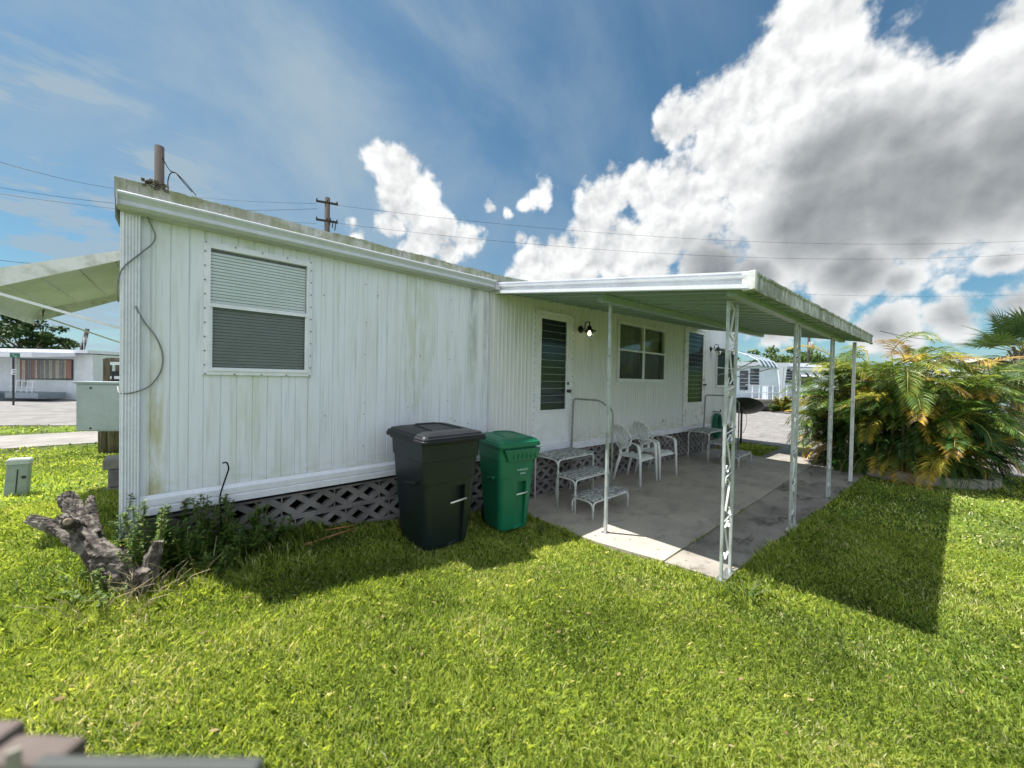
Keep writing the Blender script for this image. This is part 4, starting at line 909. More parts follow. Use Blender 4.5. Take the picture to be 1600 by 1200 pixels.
wl = [('dark upright weed against the white trim, left of the window', -3.10, .44), ('slender weed against the trim under the left edge of the window', -3.00, .50), ('bushy weed against the trim under the window', -2.86, .44), ('small weed beside the upright black cable', -2.70, .38), ('narrow weed where the lattice blocks begin', -2.52, .22)]
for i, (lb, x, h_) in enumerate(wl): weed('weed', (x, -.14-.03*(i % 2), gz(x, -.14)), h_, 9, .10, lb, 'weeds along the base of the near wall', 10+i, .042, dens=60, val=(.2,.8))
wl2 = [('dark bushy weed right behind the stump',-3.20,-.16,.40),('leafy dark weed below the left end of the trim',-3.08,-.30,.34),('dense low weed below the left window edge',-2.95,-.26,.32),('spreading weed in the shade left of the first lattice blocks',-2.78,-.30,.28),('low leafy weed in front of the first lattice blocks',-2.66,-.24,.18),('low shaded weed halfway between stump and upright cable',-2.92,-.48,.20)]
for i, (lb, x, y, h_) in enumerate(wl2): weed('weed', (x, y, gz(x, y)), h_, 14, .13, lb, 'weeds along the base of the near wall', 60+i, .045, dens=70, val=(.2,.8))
weed('weed', (-.34,-.86,gz(-.34,-.86)), .16, 7, .09, 'small weed at the foot of the green bin', None, 31, .03, dens=34, val=(.1,.6))
weed('weed', (.12,-2.62,-.02), .14, 9, .16, 'low weed tuft at the foot of the nearest double post', None, 32, .028, dens=30, val=(.3,.8))
# long dry stalks round the stump
rr = random.Random(9); mb = MB()
for k in range(46):
    a = rr.uniform(0, 6.28); r_ = rr.uniform(0, .32); x = -3.27+r_*math.cos(a); y = -.58+r_*.7*math.sin(a); z_ = gz(x, y); d = Vector((rr.uniform(-.2,.2), rr.uniform(-.2,.2), rr.uniform(.06,.24)))
    p_ = Vector((x, y, z_)); mb.tube([p_, p_+d*.5+Vector((0,0,.04)), p_+d], [.0026,.002,.001], 4)
o = mb.build('dry_stalks', M_straw, None, loc=(-3.27,-.58,.25)); setp(o, 'tangle of pale dry stalks at the foot of the stump', 'dead stalks', kind='stuff')

# ================================================================== LAWN GRASS
def blades(name, N, rmin, rmax, w0, h0, label=None, seed=1, azr=(0, 66)):
    r = np.random.default_rng(seed); a0 = math.atan2(F2.y, F2.x)
    rad = np.sqrt(r.random(N)*(rmax**2-rmin**2)+rmin**2); az = a0+np.radians(azr[0]+(azr[1]-azr[0])*r.random(N))*np.where(r.random(N) < .5, -1, 1)
    x = CAM.x+rad*np.cos(az); y = CAM.y+rad*np.sin(az)
    keep = ~(inpoly(x, y, [(a+(.0), b) for a, b in SLAB]) | inpoly(x, y, STRIP) | inpoly(x, y, WALK) | inpoly(x, y, ROAD) | inpoly(x, y, PATH))
    keep &= ~((x > -3.34) & (x < 8.0) & (y > .06) & (y < 3.6))
    keep &= ~((x > 2) & (x < 6) & (y > 3) & (y < 8))
    x, y = x[keep], y[keep]; n = len(x); z = height(x, y)+(vnoise(x+50, y+50, 1.3, 3)-.5)*.018*(np.abs(x) < 12)
    big = vnoise(x+50, y+50, .9, 5); med = vnoise(x+50, y+50, 3.2, 6); fine = vnoise(x+50, y+50, 11, 8)
    hs = h0*(.65+.45*med)*(.55+.8*r.random(n)**1.5)*(.8+.4*fine)
    near_house = np.exp(-((y+.15)/.28)**2)*(x < -2.2)*(x > -3.6); hs = hs*(1+1.6*near_house); hs = np.where((x < -2.4) & (x > -3.7) & (y > -.75) & (y < -.2), hs*1.6, hs)
    hs = hs*(1+.7*np.exp(-((x+.09)/.06)**2)*((y > -2.0) & (y < 0))+.7*((np.abs(y+2.56+.02*x) < .12) & (x > -.1) & (x < 6)))
    dirc = vnoise(x+50, y+50, 1.7, 12)*5+r.normal(0, 1.9, n); lean = np.clip(r.normal(.82, .42, n), 0, 1.6)
    dx, dy = np.cos(dirc), np.sin(dirc); wv = w0*(.6+.8*r.random(n))
    px_, py_ = -dy, dx; tw = r.uniform(-1.2, 1.2, n); cx, cy = px_*np.cos(tw)+dx*np.sin(tw), py_*np.cos(tw)+dy*np.sin(tw)
    B = np.stack([x, y, z-.005], -1); S_ = np.stack([cx, cy, np.zeros(n)], -1)*wv[:, None]/2
    D1_ = np.stack([dx*np.sin(lean*.45), dy*np.sin(lean*.45), np.cos(lean*.45)], -1)*hs[:, None]*.55
    D2_ = np.stack([dx*np.sin(lean*1.35), dy*np.sin(lean*1.35), np.cos(lean*1.35)], -1)*hs[:, None]*.55
    M1 = B+D1_; Tp = M1+D2_
    V = np.stack([B-S_*.8, B+S_*.8, M1+S_, Tp, M1-S_], 1)
    straw = vnoise(x+50, y+50, 2.1, 21)*.6+vnoise(x+50, y+50, 7.3, 22)*.4
    rv = .02+.80*np.clip(big*.42+med*.36+r.random(n)*.42-.10, 0, 1); rv = np.clip(rv, 0, .86)
    st_ = r.random(n) < (.035+.22*np.clip((straw-.58)*4, 0, 1)); rv = np.where(st_, .9+.1*r.random(n), rv)
    rv = np.where((r.random(n) < .30), rv*.30, rv)
    return V, rv
parts_ = [blades('g', 280000, .9, 3.0, .0034, .050, seed=1), blades('g', 360000, 3.0, 6.0, .0050, .048, seed=2), blades('g', 60000, 0, 7.5, .008, .050, seed=7, azr=(66, 180)), blades('g', 170000, 6.0, 12.0, .012, .048, seed=3), blades('g', 60000, 12.0, 26.0, .03, .065, seed=4)]
V = np.concatenate([p_[0] for p_ in parts_]); rv = np.concatenate([p_[1] for p_ in parts_])
o = leaves('lawn_grass', V, 5, rv, M_grass); setp(o, 'short bright yellow green lawn grass around the home', 'grass', kind='stuff')
r_ = np.random.default_rng(77); N = 420; x = r_.uniform(-4, 7, N); y = r_.uniform(-4.5, -.1, N); z_ = height(x, y)+np.where((x > 0) & (y > -2.5) & (x < 6), .034, .035); V = np.zeros((N, 4, 3))
for i in range(N):
    a = r_.uniform(0, 6.28); l = r_.uniform(.008, .022); w_ = l*.45; c = np.array([x[i], y[i], z_[i]]); u = np.array([math.cos(a), math.sin(a), r_.uniform(-.2,.3)])*l; v = np.array([-math.sin(a), math.cos(a), r_.uniform(-.2,.3)])*w_
    V[i] = [c-u, c+v, c+u, c-v]
o = leaves('fallen_leaves', V, 4, r_.uniform(0, 1, N), leaf_mat('dead_leaf', [(0,(.10,.06,.03)),(.5,(.22,.15,.07)),(1,(.38,.30,.16))], .8, .1)); setp(o, 'tiny dead brown leaves scattered over the lawn and patio slab', 'leaf litter', kind='stuff')

# ================================================================== PALMS
def frond(r, base, az, el, L, droop, val, VV, RR, st, lw=.021, ll=.40, npair=30, jit=.06):
    """a feather palm frond: arching rachis with two rows of leaflets"""
    n = 12; p = np.array(base, float); e = el; pts = [p.copy()]
    for k in range(n):
        d = np.array([math.cos(az)*math.cos(e), math.sin(az)*math.cos(e), math.sin(e)]); p = p+d*L/n; pts.append(p.copy()); e -= droop/n*(1+.9*k/n)
    pts = np.array(pts); st.tube([tuple(q) for q in pts[::2]], [.010, .009, .007, .006, .005, .004, .002], 4)
    for k in range(npair):
        t = .16+.84*k/(npair-1); f = t*n; i = min(int(f), n-1); c = pts[i]*(1-(f-i))+pts[i+1]*(f-i); tg = pts[i+1]-pts[i]; tg /= np.linalg.norm(tg)
        sd_ = np.cross(tg, [0,0,1]); sd_ /= (np.linalg.norm(sd_)+1e-6); up = np.cross(sd_, tg); l = ll*(.35+.65*math.sin(math.pi*min(1, .12+t*.82)))*r.uniform(.85, 1.1)
        for s in (-1, 1):
            d = tg*(.55+.35*t)+sd_*s*.85+up*r.uniform(.05, .45)*(1-t*.5); d /= np.linalg.norm(d); d2 = d+np.array([0,0,-r.uniform(.3, .8)]); d2 /= np.linalg.norm(d2)
            m_ = c+d*l*.5; tp = m_+d2*l*.5; wv = np.cross(d, up); wv = wv/(np.linalg.norm(wv)+1e-6)*lw*.5+up*r.uniform(-.004,.004)
            VV.append([c, m_+wv, tp, m_-wv]); RR.append(min(1, max(0, val+r.normal(0, jit)+(.10 if t > .85 else 0))))
def areca(loc, label, R=1.0, seed=4):
    r = np.random.default_rng(seed); t = empty('palm_bush', loc, label, 'palm bush'); VV = []; RR = []; rc = MB(); sm = MB()
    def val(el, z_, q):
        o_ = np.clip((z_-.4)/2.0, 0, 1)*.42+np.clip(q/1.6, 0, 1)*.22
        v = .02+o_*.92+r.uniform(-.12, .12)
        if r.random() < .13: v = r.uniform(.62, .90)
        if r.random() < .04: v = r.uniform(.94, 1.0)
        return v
    for k in range(80):
        a = r.uniform(0, 6.28); q = r.uniform(.1, .8); b = np.array(loc)+[q*math.cos(a), q*math.sin(a), 0]; top = b+np.array([math.cos(a)*r.uniform(.05,.5), math.sin(a)*r.uniform(.05,.5), r.uniform(.7, 2.3)*(1.10-.30*q)])
        sm.tube([tuple(b), tuple((b+top)/2+[0,0,.05]), tuple(top)], [.03,.024,.018], 7)
        for j in range(7):
            az = a+r.normal(0, 1.2); el = r.uniform(-.1, 1.15); L = r.uniform(.55, 1.02); hb = top+[0,0,r.uniform(-.6,.1)]
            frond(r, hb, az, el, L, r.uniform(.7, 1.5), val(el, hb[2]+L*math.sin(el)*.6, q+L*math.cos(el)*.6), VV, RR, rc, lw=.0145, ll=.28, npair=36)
    for k in range(80):
        a = 6.283*k/80+r.normal(0,.1); b = np.array(loc)+[.5*math.cos(a), .5*math.sin(a), r.uniform(.12, 1.0)]; v = r.uniform(.08, .5)
        if r.random() < .3: v = r.uniform(.7, 1.0)
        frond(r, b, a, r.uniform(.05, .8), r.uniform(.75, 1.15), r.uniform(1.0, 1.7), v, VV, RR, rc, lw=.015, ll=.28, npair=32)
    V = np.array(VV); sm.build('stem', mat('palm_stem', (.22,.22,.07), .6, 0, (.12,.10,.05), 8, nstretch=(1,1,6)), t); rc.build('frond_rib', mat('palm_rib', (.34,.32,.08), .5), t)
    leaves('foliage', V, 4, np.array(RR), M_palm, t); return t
areca((7.10,-3.12,-.03), 'dense bush of yellowing feather palm fronds at the right end of the patio')
def fanpalm(loc, h, label, seed=2, n=34, rad=.85):
    r = np.random.default_rng(seed); t = empty('fan_palm', loc, label, 'palm tree'); tr = MB(); VV = []; RR = []; st = MB(); L = Vector(loc)
    tr.tube([L, L+Vector((.05,0,h*.5)), L+Vector((0,0,h))], [.20,.17,.16], 12)
    for k in range(40): a = r.uniform(0,6.28); z_ = r.uniform(.2*h, h); c = L+Vector((.17*math.cos(a), .17*math.sin(a), z_)); tr.bar(c, c+Vector((.10*math.cos(a), .10*math.sin(a), .22)), .07, .02)
    for k in range(n):
        az = r.uniform(0, 6.28); el = r.uniform(-.7, 1.45); pl = r.uniform(.5, .85); b = np.array(loc)+[0,0,h]; d = np.array([math.cos(az)*math.cos(el), math.sin(az)*math.cos(el), math.sin(el)]); c = b+d*pl
        st.tube([tuple(b), tuple(c)], .012, 4); sd_ = np.cross(d, [0,0,1]); sd_ /= np.linalg.norm(sd_)+1e-6; up = np.cross(sd_, d); val = r.uniform(.15, .75)
        for j in range(30):
            th = (j/29-.5)*3.9; q = d*math.cos(th)+sd_*math.sin(th)+up*.12*abs(math.sin(th)); q /= np.linalg.norm(q); l = rad*r.uniform(.85,1.08)*(1-.12*abs(th)); wv = np.cross(q, up); wv = wv/np.linalg.norm(wv)*.022
            VV.append([c, c+q*l*.5+wv, c+q*l+np.array([0,0,-.12*l]), c+q*l*.5-wv]); RR.append(min(1,max(0,val+r.normal(0,.08))))
    tr.build('trunk', M_wood, t); st.build('leaf_stalk', mat('palm_rib', (.34,.32,.08), .5), t); leaves('foliage', np.array(VV), 4, np.array(RR), M_fan, t); return t
def onground(px, d, z=-.03): p_ = at(px, 600, d); return Vector((p_.x, p_.y, z))
fanpalm(tuple(onground(1596, 10.2)), 2.62, 'grey green fan palm behind the feather palm bush at the right edge')
# rough pale stones edging the bush
EG = empty('stone_edging', (7.15,-3.22,-.03), 'low ring of rough pale edging stones round the palm bush', 'edging'); rr = random.Random(4)
M_stone = mat('pale_rough_stone', (.42,.40,.35), .9, 0, (.24,.22,.18), 6, bump=.6, bscale=40)
for k in range(22):
    a = 2*math.pi*k/22+rr.uniform(-.02,.02); R_ = 1.0; c = Vector((7.15+R_*math.cos(a), -3.22+R_*math.sin(a), .03)); mb = MB(); u = Vector((-math.sin(a), math.cos(a), 0)); n_ = Vector((math.cos(a), math.sin(a), 0)); h_ = rr.uniform(.07,.12)
    P_ = [c+u*x*(.15+rr.uniform(-.01,.01))+n_*y*(.07+rr.uniform(-.01,.01))+Vector((0,0,z_)) for z_ in (-.08, h_) for x, y in ((-1,-1),(1,-1),(1,1),(-1,1))]
    mb.hexa(P_); mb.build('stone', M_stone, EG, bevel=.025, bseg=2)
mb = MB(); c = at(1487,733,7.05); mb.box(c.x-.25,c.y-.12,-.02,c.x+.25,c.y+.12,.045); mb.box(c.x-.22,c.y-.09,.045,c.x+.22,c.y+.09,.06)
o = mb.build('plastic_tray', mat('blue_grey_plastic', (.20,.27,.32), .5), None, loc=(c.x,c.y,-.02), bevel=.01); setp(o, 'flat blue grey plastic tray lying on the grass beside the edging stones', 'tray')

# ================================================================== TREES (leaf clusters)
def tree(base, h, spread, label, group, seed, mtl, nl=2600, ls=.35, trunk=True, low=.35, cat='tree', clus=26, flat=.55):
    r = np.random.default_rng(seed); t = empty('tree', base, label, cat, group); B = np.array(base); mb = MB(); top = B+[0,0,h*.5]
    mb.tube([tuple(B), tuple(B+[r.uniform(-.2,.2),r.uniform(-.2,.2),h*.3]), tuple(top)], [h*.035, h*.028, h*.018], 8); cs = []
    for k in range(clus):
        a = r.uniform(0, 6.28); q = math.sqrt(r.random())*spread; z_ = h*(low+(1-low)*r.random()); z_ = min(z_, h*(1-.35*(q/spread)**2)); c = B+[q*math.cos(a), q*math.sin(a), z_]; cs.append((c, spread*r.uniform(.16,.34)))
        if k % 2 == 0: mb.tube([tuple(B+[0,0,h*r.uniform(.2,.45)]), tuple(c)], [h*.014, h*.005], 5)
    VV = np.zeros((nl,4,3)); rv = np.zeros(nl)
    for i in range(nl):
        c, q = cs[r.integers(len(cs))]; d = r.normal(0,1,3); d /= np.linalg.norm(d); p_ = c+d*q*np.array([1,1,flat])*r.uniform(.55,1.05); u = r.normal(0,1,3); u /= np.linalg.norm(u); v = np.cross(u, d); v /= np.linalg.norm(v)+1e-6; s_ = ls*r.uniform(.5,1.2)
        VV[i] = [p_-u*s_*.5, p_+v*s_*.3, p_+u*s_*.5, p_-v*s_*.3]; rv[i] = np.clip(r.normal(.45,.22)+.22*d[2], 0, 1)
    mb.build('trunk', M_wood, t); leaves('crown', VV, 4, rv, mtl, t); return t
GL = 'trees beyond the left home'; GR = 'trees along the right horizon'
tree(tuple(onground(38, 44)), 8.4, 3.7, 'dark spreading tree above the roof of the left home', GL, 3, M_tree, 6000, .42, low=.40, clus=44, flat=.5)
tree(tuple(onground(92, 52)), 4.6, 3.0, 'lower dark tree right of the spreading one', GL, 5, M_tree, 1500, .45)
tree(tuple(onground(2, 50)), 5.8, 3.6, 'dark tree at the left edge behind the home', GL, 6, M_tree, 1500, .45)
RT = [(1168,60,6.4,4.5,'leafy tree just right of the striped window awning'),(1196,62,7.4,5,'tallest tree seen left of the second double post'),(1222,58,7.8,4.6,'round tree seen beside the second double post'),(1244,64,8.0,4.5,'tree seen just right of the second double post'),(1268,60,6.4,4,'small tree at the foot of the right utility pole'),(1292,58,5.6,4.4,'low tree behind the third double post'),(1318,60,5.0,4.6,'low tree seen left of the single end post')]
for i, (px, d, h_, sp, lb) in enumerate(RT): tree(tuple(onground(px, d)), h_, sp, lb, GR, 20+i, M_tree2, 1700, .55, low=.1, clus=22)
for i, (px, d, h_, sp, lb) in enumerate([(1150,70,4.5,5,'distant low tree behind the home corner'),(1560,75,5.4,6,'distant tree behind the palms, at right'),(1480,80,5.0,6,'distant tree mostly hidden behind the palm bush')]): tree(tuple(onground(px, d)), h_, sp, lb, GR, 40+i, M_tree2, 1200, .7, low=.1, clus=22)

# ================================================================== POLES AND WIRES
M_pole = mat('grey_brown_pole', (.05,.04,.033), .95, 0, (.028,.023,.02), 4, nstretch=(5,5,.3), bump=.3, bscale=12)
def upole(px, ytop, d, r, label, arms=(), z0=-.1):
    b = onground(px, d); top = at(px, ytop, d); top = Vector((b.x, b.y, top.z)); t = empty('utility_pole', (b.x, b.y, 0), label, 'utility pole', 'utility poles'); mb = MB(); mb.tube([(b.x,b.y,z0), tuple(top)], [r*1.25, r], 14); mb.build('pole', M_pole, t)
    ad = (_rt*.93+_fw*.36).normalized()
    for (ya, w_) in arms:
        z_ = at(px, ya, d).z; c = Vector((b.x, b.y, z_)); m2 = MB(); m2.bar(c-ad*w_*.45-_fw*r, c+ad*w_*.55-_fw*r, .07, .085); a_ = m2.build('crossarm', M_pole, t)
        for s in (-.42, 0.05, .5): m3 = MB(); m3.lathe([(0,0),(.03,0),(.035,.03),(.02,.05),(.03,.07),(0,.08)], tuple(c+ad*w_*s-_fw*r+Vector((0,0,.06))), 8); m3.build('insulator', M_dark, a_)
    return t, top
pA, tA = upole(247, 232, 10.5, .105, 'bare round wooden pole rising behind the roof rim at left')
pB, tB = upole(508, 311, 18, .115, 'wooden utility pole with two crossarms behind the middle of the roof', [(320, .95), (348, .95)])
mb = MB()
for k in range(3): q = at(515+4*k, 352+4*k, 17.8); mb.bar(q, q+Vector((0,0,.35))+_rt*.05, .04)
mb.build('bracket', M_dark, pB)
pC, tC = upole(1262, 519, 44, .13, 'slim utility pole with a transformer, seen between the patio posts', [(525, 1.6)])
mb = MB(); c = at(1268, 541, 43.6); mb.tube([c-Vector((0,0,.5)), c+Vector((0,0,.5))], .28, 12); mb.build('transformer', mat('grey_transformer', (.30,.31,.32), .5), pC)
pD, tD = upole(112, 511, 26, .11, 'leaning dark utility pole above the left home')
pD.rotation_euler = (0, math.radians(9), 0)
def wire(pts, r, label, cat='wire'):
    mb = MB(); mb.tube(pts, r, 4, cap=False); o = mb.build('overhead_wire', M_wire, None, loc=tuple(pts[0])); return setp(o, label, cat, 'overhead wires')
qa = at(254, 247, 10.4)
wire(sag(at(-60,235,9.5), at(246,300,18), .25), .005, 'overhead wire from the left edge, highest over the home roof')
wire(sag(at(-60,282,16), at(495,326,18), .5), .007, 'second overhead wire, reaching the pole in the middle of the roof')
wire(sag(at(-60,294,16), at(495,349,18), .25), .006, 'third overhead wire at left, reaching the lower crossarm')
wire(sag(at(-60,396,22), at(60,412,22), .1), .012, 'thick dark wire above the end awning at the left edge')
wire(sag(at(528,321,18), at(1680,372,24), 1.0, 40), .006, 'long wire crossing the big cloud, upper of two')
wire(sag(at(528,349,18), at(1680,392,24), 1.05, 40), .006, 'long wire crossing the big cloud, lower of two')
wire(sag(at(1375,517,12), at(1470,530,20), .1), .010, 'short dark wire dropping to the right of the patio cover')
wire(sag(at(1240,459,26), at(1680,457,30), .25), .006, 'faint wire above the far end of the patio cover')
wire(sag(at(495,318,18), at(300,307,30), .1), .006, 'thin wire left of the upper crossarm')
# service drop cables looping off the bare pole
wire(arc([qa, at(262,262,10.2), at(267,268,10.1), at(275,270,10), at(290,285,9.8), at(306,305,9.6)], .3), .014, 'heavy black service cable looping down from the bare pole', 'cable')
wire(arc([at(263,300,9.9), at(262,282,10), at(266,270,10), at(274,269,10), at(284,282,9.9), at(300,300,9.7)], .3), .011, 'thin black cable bent in a hook beside the bare pole', 'cable')

# ================================================================== LEFT YARD
t = empty('utility_cabinet', tuple(at(152,690,6.8)), 'pale grey metal utility cabinet on two wooden posts, left of the home', 'utility cabinet')
c0_, c1_ = at(119,606,6.55), at(189,602,6.65); zt_, zb_ = 1.40, .52; dv = (c1_-c0_); dv.z = 0; L_ = dv.length; dv.normalize(); nv = Vector((-dv.y, dv.x, 0)); M_cab = mat('pale_green_grey_steel', (.38,.43,.45), .45, .1, (.33,.37,.39), 2)
def obox(mb, o, u, n, x0, x1, y0, y1, z0, z1): mb.hexa([o+u*x+n*y+Vector((0,0,z_-o.z)) for z_ in (z0, z1) for x, y in ((x0,y0),(x1,y0),(x1,y1),(x0,y1))])
mb = MB(); obox(mb, c0_, dv, nv, 0, L_, 0, .28, zb_, zt_-.03); mb.build('cabinet_body', M_cab, t, bevel=.006)
mb = MB(); obox(mb, c0_, dv, nv, -.02, L_+.02, -.03, .30, zt_-.03, zt_+.01); mb.build('rain_hood', M_cab, t, bevel=.006)
mb = MB(); obox(mb, c0_, dv, nv, .02, L_-.02, -.012, 0, zb_+.02, zt_-.06); dr = mb.build('door', M_cab, t, bevel=.004)
mb = MB(); obox(mb, c0_, dv, nv, .22, .25, -.02, -.012, zt_-.12, zt_-.09); obox(mb, c0_, dv, nv, .22, .25, -.02, -.012, zb_+.04, zb_+.07); mb.build('latch', M_dark, dr)
for px in (164, 179): q = at(px, 690, 7.25); mb = MB(); mb.tube([(q.x,q.y,-.05),(q.x,q.y,1.2)], .095, 10); mb.build('post', M_wood, t)
t = empty('meter_rack', tuple(at(176,600,7.6)), 'dark weathered timber meter rack with white brackets behind the grey cabinet', 'meter rack')
for px in (168, 187): q = at(px, 600, 7.7); mb = MB(); mb.box(q.x-.06,q.y-.06,0,q.x+.06,q.y+.06,1.86); mb.build('post', M_wood, t, bevel=.01)
qa, qb = at(168,563,7.7), at(187,563,7.7); mb = MB(); mb.bar(qa+Vector((0,0,.0)), qb, .1, .1); mb.build('top_rail', M_wood, t)
for y in (568, 590): mb = MB(); mb.bar(at(174,y,7.55), at(192,y,7.55), .05, .06); mb.build('bracket', M_white, t)
mb = MB(); mb.bar(at(184,580,7.6), at(184,598,7.6), .16, .12); mb.build('meter_box', M_dark, t)
t = empty('utility_pedestal', tuple(at(26,776,4.0)), 'short leaning grey green utility pedestal in the left lawn', 'utility pedestal', None, YAW-math.pi/2+.3); t.rotation_euler = (math.radians(-2), math.radians(3), YAW-math.pi/2+.75)
mb = MB(); R_ = [rring(.10,.085,.02,z_) for z_ in (0,.34)]; 
loft(mb, [rring(.082,.06,.015,-.03), rring(.078,.058,.015,.36)]); mb.build('pedestal_body', mat('grey_green_plastic', (.30,.36,.32), .55, 0, (.22,.27,.23), 5), t, bevel=.004, local=True)
mb = MB(); loft(mb, [rring(.084,.066,.015,.355), rring(.083,.064,.015,.40), rring(.072,.055,.015,.415)]); mb.build('cap', mat('pale_grey_plastic_cap', (.50,.54,.50), .5), t, bevel=.004, local=True)
mb = MB(); mb.box(-.004,-.064,.05,.004,-.058,.30); mb.box(.03,-.064,.20,.06,-.058,.23); mb.build('hasp', M_dark, t, local=True)
t = empty('block_pile', (-3.72,2.66,.18), 'small stack of rough concrete blocks with a pale top, behind the corner column', 'block pile')
for k, (dx, z0, z1, m_) in enumerate([(0,.10,.30,M_block),(.02,.305,.50,M_block),(-.02,.505,.62,M_walk)]): mb = MB(); mb.box(-3.76+dx,2.5,z0,-3.44+dx,2.8,z1); mb.build('block', m_, t, bevel=.012)
# street sign
t = empty('street_sign', tuple(onground(21, 16.5)), 'dark sign post with a green street blade and a small white notice', 'street sign'); g0 = onground(21,16.5)
mb = MB(); mb.bar(g0, Vector((g0.x,g0.y,at(21,556,16.5).z)), .055); mb.build('post', M_dark, t)
mb = MB(); mb.bar(at(16,555,16.45), at(30.5,555.3,16.45), .03, .20); q = mb.build('street_blade', mat('sign_green', (.01,.13,.08), .4), t)
mb = MB(); mb.bar(at(18.5,554,16.42), at(22.5,554,16.42), .01, .03); mb.bar(at(21,556.5,16.42), at(27,556.7,16.42), .01, .03); mb.build('faded_marks', mat('sign_pale', (.35,.55,.48), .5), q)
mb = MB(); mb.bar(at(18,581,16.4), at(25,581,16.4), .03, .24); q = mb.build('white_notice', M_white, t)
mb = MB()
for k in range(3): mb.bar(at(19.6,578.8+2.3*k,16.37), at(24.3-.8*(k%2),578.9+2.3*k,16.37), .01, .025)
mb.build('notice_lines', M_dark, q)

# ================================================================== NEIGHBOURING HOMES
def hz(px): return 592+.0192*(px-800)
class Loc:
    """local frame of a distant home: x along the picture, y away, z up; built from survey pixels at one depth"""
    def __init__(s, px, d, label, name='mobile_home'):
        s.px, s.d = px, d; b = onground(px, d, 0); s.e = empty(name, tuple(b), label, 'house', None, YAW-math.pi/2)
    def x(s, px): return (px-s.px)/F*s.d
    def z(s, py, px=None): return CAM.z-(py-hz(px if px is not None else s.px))/F*s.d
    def box(s, mb, px0, px1, py0, py1, y0=0, y1=.1): mb.box(s.x(px0), y0, s.z(py1, (px0+px1)/2), s.x(px1), y1, s.z(py0, (px0+px1)/2))
def ribwall(mb, x0, x1, z0, z1, y, per=.3):
    x = x0
    while x < x1-.01:
        e = min(x+per, x1); mb.add([(x,y,z0),(e-.02,y,z0),(e-.01,y+.015,z0),(e,y,z0),(x,y,z1),(e-.02,y,z1),(e-.01,y+.015,z1),(e,y,z1)], [(0,1,5,4),(1,2,6,5),(2,3,7,6)]); x = e
M_nw = mat('neighbour_white_siding', (.72,.76,.78), .5, 0, (.64,.68,.69), 1.5); M_nblue = mat('neighbour_grey_base', (.30,.35,.38), .7); M_win = mat('dark_window_pane', (.03,.04,.045), .08, 0, (.05,.06,.065), 3)
# left, across the road: porch home with curtains
h = Loc(60, 20.3, 'long white home with a porch and rust striped curtains across the left road'); E_ = h.e
mb = MB(); ribwall(mb, h.x(-75), h.x(146), 0, h.z(552), 0, .35); mb.box(h.x(-75), .02, 0, h.x(146), 4.0, h.z(552)-.01); mb.build('wall', M_nw, E_, local=True)
mb = MB(); mb.box(h.x(-80), -.35, h.z(551,60), h.x(148), 4.2, h.z(546,60)); mb.build('roof', M_white, E_, local=True)
mb = MB(); mb.box(h.x(-80), -1.7, h.z(560,50), h.x(112), -.36, h.z(553,50)); mb.hexa([(h.x(112),-1.7,h.z(560,50)),(h.x(128),-.36,h.z(556,50)),(h.x(128),-.30,h.z(556,50)),(h.x(112),-.36,h.z(560,50)),(h.x(112),-1.7,h.z(553,50)),(h.x(128),-.36,h.z(551,50)),(h.x(128),-.30,h.z(551,50)),(h.x(112),-.36,h.z(553,50))]); mb.build('porch_roof', M_white, E_, local=True)
mb = MB(); h.box(mb, 55.5, 59, 560, 618, -1.65, -1.52); mb.build('porch_post', M_white, E_, local=True)
mb = MB(); mb.box(h.x(-80), -1.7, 0, h.x(56), -.02, h.z(611,20)); mb.build('porch_base', M_nblue, E_, local=True)
mb = MB(); h.box(mb, 28, 115, 561, 593, -.06, -.01); wn_ = mb.build('porch_window', M_win, E_, local=True)
M_rust = mat('rust_curtain', (.38,.20,.16), .8); M_cream = mat('cream_curtain', (.58,.55,.45), .8); M_gc = mat('grey_curtain_strip', (.30,.30,.30), .8)
rr = random.Random(2); cm = MB(); x = 35.0
while x < 113:
    w_ = rr.uniform(1.2, 2.6); k = rr.choice([0,1,1,2,2]); 
    if x > 104: k, w_ = 0, 9
    cm.cur = k; h.box(cm, x, min(x+w_, 114), 563, 591.5, -.09, -.065); x += w_+rr.uniform(.2,.9)
cm.build('curtain', [M_rust, M_cream, M_gc], wn_, local=True)
mb = MB(); h.box(mb, 28.5, 34, 561, 606, -.08, -.02); h.box(mb, 36, 42, 563, 606, -.08, -.02); mb.build('porch_door', mat('pale_door', (.55,.58,.52), .6), E_, local=True)
mb = MB()
for px in (66, 74, 82, 90, 98): mb.bar((h.x(px),-1.3,h.z(612,60)),(h.x(px+2),-1.3,h.z(594,60)),.03)
for py in (594, 603): mb.bar((h.x(64),-1.3,h.z(py,60)),(h.x(104),-1.3,h.z(py+1,60)),.03)
mb.build('porch_railing', M_white, E_, local=True)
mb = MB(); h.box(mb, 66, 114, 612, 620, -1.5, -.3); mb.build('porch_deck', M_nblue, E_, local=True)
